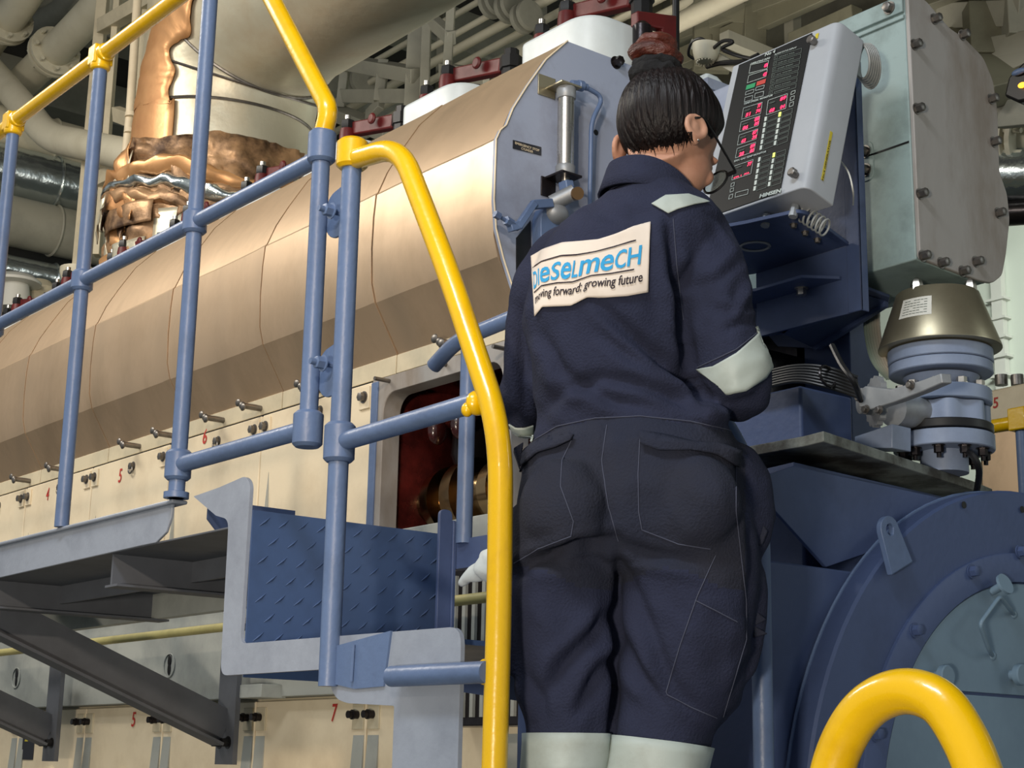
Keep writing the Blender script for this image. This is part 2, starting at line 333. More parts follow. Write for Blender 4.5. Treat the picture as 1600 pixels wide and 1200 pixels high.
# --------------------------------------------------------------- steps
st = thing('access_steps', 'blue steel steps with pale lit-looking stringer and chequered riser between walkway and worker', 'steps', (-2.2, 1.72, 1.08))
def XZ(l, y): return [(P(a, b, Y=YR).x, y, P(a, b, Y=YR).z) for a, b in l]
pts = [(305, 776), (345, 762), (386, 744), (394, 756), (378, 1006), (724, 979), (722, 1240), (618, 1240), (619, 1103), (546, 1099), (527, 1092), (510, 1046), (347, 1056), (360, 812), (340, 806)]
s3 = XZ(pts, YR-.004); s3[6] = (s3[5][0]+.0, s3[6][1], 1.08); s3[7] = (s3[8][0], s3[7][1], 1.08)
s3r = rounded(s3, [.004, .01, .02, .02, .018, .03, 0, 0, .004, .01, .02, .01, .025, .02, .004])
MB().prism(s3r, (0, .008, 0)).build('near_stringer', BLUE_LIT, st, .001)
far = [(x, 1.957, z) for x, y, z in s3]
far = [(a, 1.957, b) for a, b in ((-2.69, 2.0), (-2.66, 2.0), (-2.66, 1.72), (-2.0, 1.714), (-2.0, 1.08), (-2.18, 1.08), (-2.18, 1.6), (-2.69, 1.66))]
MB().prism(rounded(far, .01), (0, .008, 0)).build('far_stringer', BLUE2, st, .001)
a = P(683, 802, Y=1.93); 
XRs = -2.685
MB().prism(rounded([(XRs+.012, 1.925, 2.02), (XRs+.012, 1.957, 2.02), (XRs+.012, 1.957, 1.66), (XRs+.012, 1.925, 1.66)], [.014, .014, 0, 0]), (.008, 0, 0)).build('riser_end_flange', BLUE2, st, .001)
rs = MB().box((XRs-.004, YR+.004, 1.66), (XRs, 1.957, 1.972))
rs.build('riser_plate', PLATE, st)
ck = MB(); k = 0
for iy in range(11):
    for iz in range(8):
        y = YR+.03+iy*.042+(.0 if iz % 2 else .021); z = 1.70+iz*.036
        if y > 1.94 or z > 1.965: continue
        d = Vector((0, .011, .009)); 
        ck.tube([Vector((XRs, y, z))-d, Vector((XRs+.0012, y, z)), Vector((XRs, y, z))+d], [.0006, .0021, .0006], 6)
ck.build('chequer_ribs', PLATE, st)
MB().box((XRs, YR+.004, 1.69), (-2.03, 1.957, 1.698)).build('tread_plate', PLATE, st)
MB().box((-2.18, YR+.004, 1.37), (-2.02, 1.957, 1.378)).build('tread_plate', PLATE, st)
MB().prism([Vector(p) for p in ((XB+.004, YR-.010, p5b+.005), (XB+.004, YR-.010, 1.70), (P(600, 995, Y=YR).x+.03, YR-.008, 1.718), (P(605, 1075, Y=YR).x-.0, YR-.008, 1.63), (P(560, 1083, Y=YR).x, YR-.008, 1.628))], (0, .005, 0)).build('post_gusset', BLUE, st)
m = MB().tube([(XB+.072, YR-.012, 1.70), (XB+.070, YR-.012, 1.64)], .003, 8); m.build('weld_seam', BLUE, st)
MB().box((-2.68, 1.966, 1.90), (-2.05, 1.99, 1.96)).build('rear_cross_plate', BLUE2, st)
# landing under the worker and handrails
ld = thing('standing_platform', 'blue chequer plate landing carrying the worker', 'platform', (-1.4, 1.7, 1.08))
MB().box((-2.35, 1.25, 1.06), (-.55, 2.2, 1.08)).build('deck_plate', PLATE, ld)
for x in (-2.3, -1.4, -.6):
    for y in (1.3, 2.15): MB().box((x-.03, y-.03, 0), (x+.03, y+.03, 1.06)).build('leg', BLUE2, ld)
# far hand rail
fr = thing('far_handrail', 'blue tube handrail on the engine side of the steps, ending behind the worker', 'handrail', (-2.2, 1.96, 1.08))
MB().cyl((-2.635, 1.965, 1.95), (-2.635, 1.965, 2.41), R).build('post', BLUE, fr)
MB().tube(bend([(-2.76, 1.965, 2.345), (-2.68, 1.965, 2.385), (-2.25, 1.965, 2.41), (-1.88, 1.965, 2.07), (-1.822, 1.965, 1.93), (-1.822, 1.965, 1.08)], .09, 7), R, 18).build('bent_rail', BLUE, fr)
# yellow hoop bottom right (nearer stair)
hp = thing('near_handrail_hoop', 'yellow hoop handrail end in the bottom right foreground', 'handrail', (-.8, .98, 0))
h = [P(x, y, Y=1.0) for x, y in ((1288, 1290), (1302, 1200), (1330, 1135), (1368, 1095), (1418, 1080), (1468, 1098), (1505, 1150), (1532, 1215), (1550, 1290))]
cen = []
hh = [Vector((p.x, 1.0, p.z)) for p in h]
hh = [Vector((hh[0].x-.005, 1.0, .0))]+hh+[Vector((hh[-1].x+.004, 1.0, .0))]
def catmull(ps, n=6):
    ps = [Vector(p) for p in ps]; out = []
    for i in range(len(ps)-1):
        a, b, c, d = ps[max(i-1, 0)], ps[i], ps[i+1], ps[min(i+2, len(ps)-1)]
        for k in range(n):
            t = k/n; out.append(.5*((2*b)+(c-a)*t+(2*a-5*b+4*c-d)*t*t+(3*b-a-3*c+d)*t**3))
    out.append(ps[-1]); return out
MB().tube([hh[0]]+catmull(hh[1:-1], 6)+[hh[-1]], .0172, 24).build('yellow_rail', YEL, hp)
for q in (hh[0], hh[-1]): MB().lathe(q, (0, 0, 1), [(0, .05), (.01, .05)], 24).build('foot_flange', YEL, hp)
# rag hanging at far stringer
def rag(name, pxs, y, label, seed, base=None):
    m = MB(); cs = [P(a, b, Y=y) for a, b, _ in pxs]; rr = [r for *_, r in pxs]
    m.tube(catmull(cs, 4), [x for i in range(len(rr)-1) for x in [rr[i]+(rr[i+1]-rr[i])*k/4 for k in range(4)]]+[rr[-1]], 24)
    for v in m.bm.verts:
        n_ = noise.noise(v.co*28+Vector((seed, 0, 0))); v.co += Vector((n_*.007, n_*.010, noise.noise(v.co*35)*.006))
    o = m.build(name, RAG, ang=80); tag(o, label, 'rag'); return o
rag('cleaning_rag', [(722, 912, .004), (735, 900, .012), (750, 892, .018), (765, 885, .032), (785, 880, .034), (800, 895, .02)], 1.93, 'white cotton rag bundled between yellow handrail and worker thigh', 3)
rag('folded_rag', [(727, 1028, .010), (745, 1020, .013), (765, 1024, .013), (790, 1030, .006)], 1.90, 'pale rag lying low behind the stub rail of the steps', 9)

# ================================================================ engine
en = thing('diesel_engine', 'large cream and steel diesel generator engine filling the left half', 'engine', (-5.5, 2.9, 0))
PITCH = .585; NC = 9
prof = [(2.34, 2.565), (2.335, 2.575), (2.262, 2.695), (2.249, 2.745), (2.245, 2.84), (2.247, 2.93), (2.252, 2.992), (2.258, 3.000), (2.285, 3.065), (2.325, 3.135), (2.385, 3.23), (2.46, 3.31), (2.93, 3.31), (2.93, 2.565)]
xs = [-2.925, -3.45]+[-3.45-PITCH*(k+1) for k in range(NC)]
for k, (a, b) in enumerate(zip(xs, xs[1:])):
    g = .0018; m = MB()
    n = max(2, int((a-b)/.06)); rings = []
    for i in range(n+1):
        x = a-g+(b-a+2*g)*i/n; lip = .0022 if i == 0 else 0.
        rg = []
        for (y, z) in prof:
            dn = Vector((0, 0)) if y > 2.9 else Vector((-1, .4)).normalized()
            bulge = .004*math.sin(math.pi*i/n)*math.sin(k*1.7+1)
            rg.append(m.bm.verts.new((x, y+dn.x*(lip+bulge)+.0018*noise.noise(Vector((x*5, z*4, k))), z+dn.y*lip)))
        rings.append(rg)
    m.skin(rings); m.build('casing_panel', STEEL, en, ang=14)
    if k: MB().prism([(a-.004, y+.010, z-.004) for y, z in prof[1:12]]+[(a-.004, 2.8, 3.2), (a-.004, 2.8, 2.6)], (.0045, 0, 0)).build('casing_seam', BLACK, en)
# end plate
ep = [(2.46, 3.312), (2.39, 3.24), (2.33, 3.15), (2.288, 3.08), (2.268, 3.03), (2.25, 3.012), (2.238, 2.985), (2.236, 2.83), (2.244, 2.76), (2.268, 2.69), (2.30, 2.62), (2.31, 2.50), (2.36, 2.44), (3.2, 2.44), (3.2, 3.20), (3.02, 3.30), (2.66, 3.312)]
MB().prism([(-2.925, y, z) for y, z in ep], (.010, 0, 0)).build('end_plate', ENDP, en, .0015)
XE = -2.915
def E2(px, py, dx=0.): return P(px, py, X=XE+dx)
# dark slot and blue bearing block on end plate
s = [E2(x, y) for x, y in ((806, 372), (828, 345), (830, 470), (806, 440))]
MB().prism(s, (.003, 0, 0)).build('dark_slot', BLACK, en)
s = [E2(x, y) for x, y in ((831, 345), (836, 330), (870, 330), (870, 480), (831, 480))]
MB().prism(s, (.035, 0, 0)).build('bearing_block', BLUE, en, .002)
m = MB(); hexbolt(m, E2(962, 98), (1, 0, 0), .013, .02); m.build('plate_knob', DARK, en)
m = MB().lathe(E2(931, 207), (1, 0, 0), [(0, .0075), (.001, .0075)], 16); m.build('plate_hole', BLACK, en)
# nameplate
o_ = E2(801, 232, .001); U_ = (E2(845, 243, .001)-o_)
npl = MB().obox(o_, U_, Vector((0, 0, .022)), Vector((.0015, 0, 0))).build('nameplate', LABELK, en)
m = MB(); text_on(m, 'EMERGENCY STOP', o_+Vector((.002, U_.y*.06, .0125)), (0, 1, 0), (0, 0, 1), .006, U_.length*.86, bold=.01)
text_on(m, 'CYLINDER', o_+Vector((.002, U_.y*.28, .0035)), (0, 1, 0), (0, 0, 1), .006, U_.length*.42, bold=.01)
m.build('nameplate_lettering', CREAM, npl)
# edge trim between casing and plate (bright rim)
m = MB().tube([(XE+.002, y, z) for y, z in ep[:11]], .0022, 6); m.build('plate_rim', CREAM, en)
# strip under casing with wing bolts
for k, (a, b) in enumerate(zip(xs, xs[1:])):
    MB().box((a-.003, 2.335, 2.515), (b+.003, 2.40, 2.566)).build('rail_strip', CREAM2, en, .0015)
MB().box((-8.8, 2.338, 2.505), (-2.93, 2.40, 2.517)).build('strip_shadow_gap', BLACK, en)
WB = MB
def wing(x, z):
    m = MB().cyl((x, 2.335, z), (x, 2.275, z), .009, n=10)
    m.ell((x, 2.272, z), (.012, .010, .012), 10).ell((x-.015, 2.266, z+.010), (.014, .006, .012), 10).ell((x+.015, 2.266, z-.008), (.014, .006, .012), 10)
    return m.build('wing_bolt', ZINC, en)
for px, py in ((23, 750), (78, 732), (193, 693), (245, 680), (322, 654), (380, 634), (472, 605), (688, 567)):
    p = P(px, py, Y=2.275); wing(p.x, 2.535)
# camshaft covers
YC = 2.32
seams = [-3.535-PITCH*k for k in range(NC)]
for k in range(NC-1):
    a, b = seams[k]-.004, seams[k+1]+.004
    cv = MB().prism(rounded([(a, YC, 2.10), (a, YC, 2.505), (b, YC, 2.505), (b, YC, 2.10)], .006, 3), (0, .03, 0)).build('camshaft_cover', CREAM, en, .003)
    for sx, sg in ((a-.028, 1), (b+.028, -1)):
        t = MB().box((sx-.024, YC-.006, 2.435), (sx+.024, YC+.002, 2.495)).build('corner_tab', CREAM, cv, .001)
        m = MB(); hexbolt(m, (sx, YC-.006, 2.467), (0, -1, 0), .0125, .014); m.build('cover_bolt', ZINC, cv)
    xm = (a+b)/2
    m = MB(); hexbolt(m, (xm+.03, YC, 2.467), (0, -1, 0), .012, .012); m.torus((xm+.03, YC-.01, 2.455), (0, 1, 0), .013, .003, 16, 6); m.build('cover_bolt', ZINC, cv)
    for xx in (b+.045, ):
        MB().prism([(xx+.022, YC-.014, 2.15), (xx-.012, YC-.002, 2.15), (xx+.008, YC-.001, 2.33)], (0, .012, 0)).build('cover_rib', BANDM, cv)
    if k in (0, 1, 2, 3):
        num = {0: '7', 1: '6', 2: '5', 3: '4'}[k]
        if k == 0: continue
        tx, tz = [(325, 697), (193, 757), (80, 785)][k-1]; q = P(tx-8, tz-3, Y=YC)
        m = MB(); text_on(m, num, (q.x, YC, q.z), (1, 0, 0), (0, 0, 1), .046, .026, bold=.012, shear=.15, lift=.002); m.build('painted_number', NUMR, cv)
    MB().box((a+.0045, YC+.012, 2.05), (a+.0035+.003, YC+.02, 2.5)).build('cover_gap', BLACK, cv)
# middle band of the block, upper block mass
MB().box((-8.8, 2.345, 1.69), (-2.93, 2.9, 2.10)).build('block_band', BANDM, en, .002)
MB().box((-8.8, 2.36, 2.10), (-3.56, 2.9, 2.56)).build('engine_block', CREAM2, en)
for px in (265, 28):
    c = P(px, 1028, Y=2.343); m = MB().torus((c.x, 2.343, 1.80), (0, 1, 0), .036, .002, 28, 6); m.build('inspection_ring', BANDM, en)
    m = MB().ell((c.x, 2.344, 1.815), (.012, .004, .02), 12).ell((c.x, 2.344, 1.79), (.010, .004, .02), 12); m.build('band_hole', BLACK, en)
# open cylinder bay
o1, o2 = -3.485, -2.965; zb, ztp = 1.90, 2.485
fr_out = rounded([(-3.53, YC-.004, 1.9), (-3.53, YC-.004, 2.505), (-2.93, YC-.004, 2.505), (-2.93, YC-.004, 1.9)], .0)
m = MB()
def frame_plate(mb, x0, x1, z0, z1, ix0, ix1, iz0, iz1, y, th, r=.05, n=6):
    def rr(x0, x1, z0, z1, r):
        o = []
        for cx, cz, a0 in ((x1-r, z1-r, 0), (x0+r, z1-r, 90), (x0+r, z0+r, 180), (x1-r, z0+r, 270)):
            for k in range(n+1):
                a = math.radians(a0+90*k/n); o.append((cx+r*math.cos(a), cz+r*math.sin(a)))
        return o
    A, B = rr(x0, x1, z0, z1, .002), rr(ix0, ix1, iz0, iz1, r); L = []
    for yy in (y, y+th): L.append(([mb.bm.verts.new((a, yy, b)) for a, b in A], [mb.bm.verts.new((a, yy, b)) for a, b in B]))
    N = len(A)
    for i in range(N):
        j = (i+1) % N
        mb.bm.faces.new((L[0][0][i], L[0][0][j], L[0][1][j], L[0][1][i])); mb.bm.faces.new((L[1][0][j], L[1][0][i], L[1][1][i], L[1][1][j]))
        mb.bm.faces.new((L[0][0][j], L[0][0][i], L[1][0][i], L[1][0][j])); mb.bm.faces.new((L[0][1][i], L[0][1][j], L[1][1][j], L[1][1][i]))
    return mb
frame_plate(m, -3.533, -2.935, 1.88, 2.507, -3.478, -2.97, 1.93, 2.462, YC-.002, .055).build('bay_frame', COVER, en, .002)
MB().box((-3.533, YC-.006, 1.9), (-3.503, YC+.0, 2.5)).build('frame_edge_strip', BLUE, en, .001)
m = MB().box((-3.56, 2.80, 1.9), (-2.93, 2.86, 2.56)).box((-3.56, 2.375, 1.88), (-3.50, 2.84, 2.56)).box((-2.96, 2.375, 1.88), (-2.93, 2.84, 2.56)).box((-3.56, 2.375, 2.50), (-2.93, 2.84, 2.56)).box((-3.56, 2.375, 1.84), (-2.93, 2.84, 1.92))
m.build('bay_interior', REDIN, en)
sh = MB(); sh.lathe((-3.50, 2.50, 2.19), (1, 0, 0), [(0, .05), (.06, .05), (.061, .085), (.10, .09), (.101, .052), (.16, .05), (.161, .095), (.21, .10), (.211, .06), (.30, .058), (.301, .082), (.345, .086), (.346, .05), (.54, .05)], 32)
sh.build('camshaft', SHAFT, en)
for dx, r in ((.15, .045), (.30, .04), (.42, .045)):
    m = MB().lathe((-3.50+dx, 2.50, 2.27), (0, .10, 1), [(0, r*.7), (.03, r), (.10, r), (.12, r*.6), (.26, r*.55)], 20); m.build('roller_guide', DARK, en)
for dx in (.12, .22, .36, .45):
    m = MB().ell((-3.50+dx, 2.43, 2.40), (.035, .05, .035), 14).ell((-3.50+dx+.02, 2.41, 2.36), (.02, .03, .04), 12); m.build('valve_tappet_housing', REDIN, en)
for px, py in ((498, 0), ):
    pass
for px, py in ((590, 592), (678, 566), (775, 542)):
    p = P(px, py, Y=YC-.04); MB().cyl((p.x, YC, p.z), (p.x, YC-.05, p.z), .0055, n=10).build('stud', ZINC, en)
# crankcase doors
YD = 2.385
dse = [-3.60-PITCH*k*.985 for k in range(-2, NC)]
for k in range(len(dse)-1):
    a, b = dse[k]-.004, dse[k+1]+.004
    if a > -3.0: a = min(a, -2.42)
    if b > -2.6: continue
    dr = MB().prism(rounded([(a, YD, 1.0), (a, YD, 1.682), (b, YD, 1.682), (b, YD, 1.0)], .004, 3), (0, .03, 0)).build('crankcase_door', CREAM, en, .003)
    for sx in (a-.032, b+.032):
        MB().box((sx-.026, YD-.005, 1.60), (sx+.026, YD+.002, 1.665)).build('clamp_recess', CREAM2, dr, .001)
        m = MB().lathe((sx, YD-.006, 1.637), (0, -1, 0), [(0, .011), (.012, .011), (.013, .013), (.018, .013), (.019, .010), (.03, .010)], 14); m.build('door_bolt', DARK, dr)
    for sx, w_ in ((b+.03, .05), (a-.03, .05)):
        MB().prism([(sx-w_/2, YD-.001, 1.585), (sx+w_/2, YD-.001, 1.585), (sx+w_/2*1.1, YD-.02, 1.2), (sx-w_/2*1.5, YD-.02, 1.2)], (0, .015, 0)).build('door_rib', BANDM, dr)
    MB().ell(((a+b)/2+.02, YD-.0, 1.47), (.04, .012, .02), 16).build('door_handle_boss', CREAM2, dr)
    nm = {(-4.18): '6'}
for t_, px, py in (('7', 519, 1127), ('6', 351, 1136), ('5', 206, 1135), ('4', 86, 1139)):
    q = P(px, py, Y=YD); m = MB(); text_on(m, t_, (q.x, YD, q.z), (1, 0, 0), (0, 0, 1), .046, .028, shear=.15, lift=.003, bold=.012); m.build('painted_number', NUMR, en)
q = P(34, 1187, Y=YD); pl = MB().box((q.x, YD-.003, q.z), (q.x+.105, YD, q.z+.10)).build('warning_plate', LABELK, en, .001)
MB().prism([(q.x+.02, YD-.004, q.z+.065), (q.x+.05, YD-.004, q.z+.065), (q.x+.035, YD-.004, q.z+.088)], (0, .001, 0)).build('warning_triangle', LABELY, pl)
MB().box((-8.8, 2.41, .3), (-2.42, 2.95, 1.69)).build('crankcase', CREAM2, en)
MB().box((-9.2, 2.1, 0), (-1.2, 3.6, .3)).build('base_frame', BLUE2, en, .01)
MB().box((-2.92, 2.42, 1.69), (-2.45, 2.9, 2.45)).build('gear_end_housing', DARK, en)
# square stub below the platform
q = P(385, 1062, Y=2.30); MB().box((q.x, 2.28, 1.685), (q.x+.12, 2.36, 1.722)).build('lifting_pad', BANDM, en, .002)
# fuel pipe under the platform
a, b = P(52, 1014, Y=2.2), P(346, 970, Y=2.2)
m = MB().cyl((-6.5, 2.2, a.z), (-2.45, 2.2, a.z), .0125); o = m.build('drain_pipe', LABELW, en)
o.data.materials[0] = mat('pipe_yellowed', srgb(176, 168, 112), .5, dirt=srgb(100, 96, 66), damt=.5)
for x in (-5.0, -3.9): MB().cyl((x-.025, 2.2, a.z), (x+.025, 2.2, a.z), .02, n=6).build('pipe_union', ZINC, en)
MB().box((-3.16, 2.30, 1.60), (-2.60, 2.38, 1.965)).build('dark_recess_box', DARK, en, .003)  # solid dark box added to make the slatted recess behind the steps dark
for i in range(14): MB().box((-3.15+i*.038, 2.292, 1.62), (-3.138+i*.038, 2.30, 1.95)).build('louvre_slat', BANDM, en)
# rocker covers and valve gear
for k in range(NC-1):
    x = -3.13-PITCH*k
    ro = rounded([(x-.185, 2.62, 3.30), (x+.115, 2.62, 3.30), (x+.115, 2.83, 3.30), (x-.185, 2.83, 3.30)], [.03, .13, .05, .05], 10)
    cvr = MB().prism(ro, (0, 0, .195)).build('rocker_cover', WHITE, en, .012, seg=3)
    def tower(dx, dy, z0, h, r):
        m = MB().lathe((x+dx, 2.6+dy, 3.30), (0, 0, 1), [(0, r), (z0+h-.02, r), (z0+h, r*.9)], 18); m.build('valve_tower', RED, cvr)
        m = MB().lathe((x+dx, 2.6+dy, 3.30+z0+h), (0, 0, 1), [(0, r*.85), (.008, r*.95), (.03, r*.9), (.036, r*.6)], 6); m.build('tower_nut', BLACK, cvr)
        MB().lathe((x+dx, 2.6+dy, 3.336+z0+h), (0, 0, 1), [(0, r*.4), (.016, r*.4)], 10).build('tower_stud', CHROME, cvr)
    tower(-.305, .20, .20, .12, .026); tower(-.19, .20, .22, .13, .028)
    m = MB().bar((x-.19, 2.82, 3.655), (x+.05, 2.84, 3.615), .035, .050); m.lathe((x-.03, 2.80, 3.64), (0, -1, 0), [(0, .020), (.012, .020), (.013, .012)], 16); m.build('rocker_arm', RED, cvr, .006)
    m = MB().lathe((x+.085, 2.84, 3.49), (0, 0, 1), [(0, .03), (.10, .03), (.102, .036), (.14, .036), (.145, .024), (.165, .024)], 8); m.build('injector_head', BLACK, cvr)
    MB().box((x-.25, 2.93, 3.31), (x+.25, 3.3, 3.34)).build('cylinder_head', ENDP, en)
m = MB().lathe((-2.99, P(1003, 60, X=-2.99).y, 3.30), (0, 0, 1), [(0, .026), (.10, .026), (P(1003, 42, X=-2.99).z-3.30, .026), (P(1003, 38, X=-2.99).z-3.295, .014)], 20); m.build('pump_cylinder', DARK, en)
m = MB().prism([P(x, y, X=-3.02) for x, y in ((985, 22), (1046, 30), (1046, 95), (1022, 95), (1024, 50), (985, 44))], (.03, 0, 0)); m.build('pump_bracket', RED, en, .004)
m = MB().prism([(-2.95, 2.98, 3.30), (-2.95, 2.98, 3.36), (-2.95, 3.0, 3.40), (-2.95, 3.04, 3.40), (-2.95, 3.14, 3.35), (-2.95, 3.16, 3.30)], (-.2, 0, 0)); m.build('front_cover_cap', WHITE, en, .008)
for i in range(4): 
    m = MB().lathe((-2.9, 3.08+i*.022, 3.315), (0, 0, 1), [(0, .01), (.03, .011), (.034, .006)], 8); m.build('terminal_screw', BLACK, en)
# --------------------------------------------------------------- emergency stop cylinder
es = thing('emergency_stop_cylinder', 'steel pneumatic stop cylinder with blue linkage on the engine end plate', 'actuator', E2(883, 200))
ca = E2(884, 150, .04); cb = E2(884, 275, .04)
def EX(px, py, d=.04): return E2(px, py, d)
zt_, zb_ = EX(884, 148).z, EX(884, 262).z; yc_ = EX(884, 200).y
MB().lathe((XE+.04, yc_, zb_), (0, 0, 1), [(0, .021), (zt_-zb_-.0, .021)], 28).build('cylinder_tube', CHROME, es)
for z, h in ((zt_-.012, .03), (zb_-.022, .026)):
    MB().lathe((XE+.04, yc_, z), (0, 0, 1), [(0, .023), (.002, .0245), (h-.002, .0245), (h, .023)], 28).build('end_cap', CAST, es)
zt2, zb2 = zt_+.018, zb_-.022
MB().box((XE, yc_-.035, zt2), (XE+.065, yc_+.03, zt2+.005)).box((XE, yc_-.06, zt2-.02), (XE+.004, yc_-.005, zt2+.035)).build('upper_bracket', BRASS, es, .001)
MB().box((XE, yc_-.035, zb2-.006), (XE+.07, yc_+.03, zb2)).box((XE, yc_-.045, zb2-.05), (XE+.004, yc_+.0, zb2)).build('lower_bracket', DARK, es, .001)
MB().cyl((XE+.04, yc_, zb2-.006), (XE+.04, yc_, zb2-.03), .011).build('piston_rod', CHROME, es)
MB().tube(bend([EX(897, 132), EX(915, 136), EX(943, 152), EX(924, 190), EX(922, 300, .03), EX(922, 330, .01)], .03), .006, 12).build('air_pipe', BLUE, es)
m = MB().lathe(EX(893, 131), Vector(EX(915, 136))-Vector(EX(893, 131)), [(0, .010), (.02, .012), (.022, .014), (.036, .014), (.04, .009), (.05, .009)], 14); m.build('pipe_fitting', BLUE, es)
m = MB().bar(EX(884, 283, .045), EX(888, 312, .045), .026, .03, (1, 0, 0)); m.build('clevis', BLUE, es, .003)
m = MB().cyl(EX(862, 318, .03), EX(898, 300, .07), .020, n=20); m.build('lever_hub', CAST, es)
m = MB().cyl(EX(893, 305, .05), EX(903, 302, .09), .016, n=20); m.build('pivot_pin', BRONZE, es)
m = MB().bar(EX(862, 318, .045), EX(832, 320, .045), .016, .022).bar(EX(834, 318, .045), EX(808, 356, .045), .016, .022, (1, 0, .2)).bar(EX(812, 352, .045), EX(796, 356, .045), .02, .02); m.build('linkage_arm', BLUE, es, .002)
m = MB().cyl(EX(803, 352, .045), EX(776, 336, .05), .005, n=10).cyl(EX(801, 351, .045), EX(790, 344, .05), .011, n=6).cyl(EX(781, 339, .05), EX(773, 334, .05), .009, n=6); m.build('adjusting_screw', BLUE, es)
m = MB().ell(EX(868, 335, .03), (.03, .035, .028), 16); m.build('bearing_boss', CAST, es)
# ================================================================ air cooler box
XG = -2.0
def G(px, py, d=0.): return P(px, py, X=XG+d)
gb = thing('charge_air_box', 'grey green steel air box with bolted octagonal end cover, top right', 'machine casing', (-2.2, 2.8, 2.5))
go = [(1413, -8), (1440, 2), (1478, 46), (1502, 62), (1531, 92), (1546, 128), (1553, 175), (1556, 270), (1568, 305), (1572, 345), (1566, 400), (1560, 432), (1545, 444), (1524, 440), (1432, 405)]
g3 = [G(x, y) for x, y in go]
MB().prism(rounded(g3, .012, 3), (.010, 0, 0)).build('end_cover', COVER, gb, .002)
body = [(p.y+(.0 if i in (0, 14) else -.012), p.z) for i, p in enumerate(g3)]
MB().prism([(XG-.001, y, z) for y, z in body], (-.50, 0, 0)).build('box_body', GREEN, gb, .003)
y0 = g3[-1].y
zt = g3[0].z
za = P(1395, 232, Y=y0).z
MB().box((XG-.16, y0-.004, za-.001), (XG-.005, y0+.0, za+.003)).build('seam_groove', BLACK, gb)
MB().box((XG-.5, y0-.010, g3[0].z-.055), (XG-.002, y0, g3[0].z-.045)).box((XG-.5, y0-.012, g3[0].z-.04), (XG-.002, y0, g3[0].z+.0)).build('top_flange', GREEN, gb, .002)
m = MB(); hexbolt(m, (XG-.035, y0-.012, g3[0].z-.02), (0, -1, 0), .011, .012); m.build('cover_bolt', ZINC, gb)
for x, y in ((1459, 30), (1503, 55), (1428, 70), (1432, 170), (1548, 155), (1552, 222), (1437, 303), (1559, 333), (1441, 400), (1470, 411), (1503, 424), (1524, 409)):
    m = MB(); hexbolt(m, G(x, y, .01), (1, 0, 0), .0095, .016); m.build('cover_bolt', ZINC, gb)
m = MB().prism(rounded([(XG-.14, y0-.004, za-.055), (XG-.10, y0-.004, za-.055), (XG-.10, y0-.004, za+.035), (XG-.14, y0-.004, za+.035)], .019), (0, .004, 0)); m.build('latch_plate', GREEN, gb, .001)
for dz in (-.03, .012):
    m = MB(); hexbolt(m, (XG-.12, y0-.005, za+dz), (0, -1, 0), .011, .014); m.build('latch_bolt', ZINC, gb)
# ================================================================ control panel
PT = Vector((-2.283, 2.400, 3.006)); PB = PT+(Vector((-2.283, 2.292, 2.632))-PT)*1.035
PU = Vector((1, 0, 0)); PV = (PT-PB).normalized(); PN = PU.cross(PV)       # PN points to the viewer
HH = (PT-PB).length; WW = .298; TH = .082
cp = thing('engine_control_panel', 'grey and black engine monitoring panel with red digits right of the worker', 'control panel', PB)
def F(s, t, n=0.): return PB+PU*s+PV*t+PN*n
def onp(px, py, n=0.): return Pn(px, py, PB+PN*n, PN)
def st_(px, py): p = onp(px, py)-PB; return p.dot(PU), p.dot(PV)
def cr(x, y): return (x/3.75+1120, y/3.75+30)          # from the enlarged crop
sec = rounded([F(0, 0), F(WW, 0), F(WW, 0, -TH), F(0, 0, -TH)], [.004, .022, .004, .004], 6)
MB().prism(sec, PV*HH).build('case', ALU, cp, .002)
sL, _ = st_(*cr(110, 260)); sR, _ = st_(*cr(560, 90)); 
sL = max(sL, .022)
MB().obox(F(sL, .006, .0005), PU*(sR-sL), PV*(HH-.012), PN*.0015).build('black_front', PANELB, cp)
def quad_frame(mb, tl, tr, bl, w=.0012, n=.0035):
    a, b, c = [onp(*cr(*q), n) for q in (tl, tr, bl)]; d = b+(c-a); U = (b-a).normalized(); V = (c-a).normalized()
    for p, q, o in ((a, b, V), (c, d, -V), (a, c, U), (b, d, -U)):
        vs = [mb.bm.verts.new(x) for x in (p, q, q+o*w, p+o*w)]; mb.bm.faces.new(vs)
    return a, b, c, U, V
def quad(mb, tl, tr, bl, n=.003):
    a, b, c = [onp(*cr(*q), n) for q in (tl, tr, bl)]; mb.bm.faces.new([mb.bm.verts.new(x) for x in (a, b, b+(c-a), c)])
def ptext(mb, s, bl, br, h, bold=.02, n=.0035):
    a, b = onp(*cr(*bl), n), onp(*cr(*br), n); U = (b-a).normalized(); V = PN.cross(U).normalized()
    text_on(mb, s, a, U, V, h, (b-a).length, bold=bold)
wl, dm, rd = MB(), MB(), MB()
ptext(wl, 'No 4', (282, 218), (342, 196), .008, .03)
ptext(wl, 'OPERATING INFO', (196, 270), (312, 232), .0048, .03); ptext(wl, 'ALARM STATUS DISPLAY', (338, 212), (468, 168), .0036, .02)
ptext(wl, 'TEMP./PRESS. MONITOR', (157, 503), (328, 450), .0048, .03); ptext(wl, 'EXH. GAS TEMP MONITOR', (102, 838), (290, 780), .0045, .03)
ptext(wl, 'HiMSEN', (250, 1048), (374, 1014), .0085, .045)
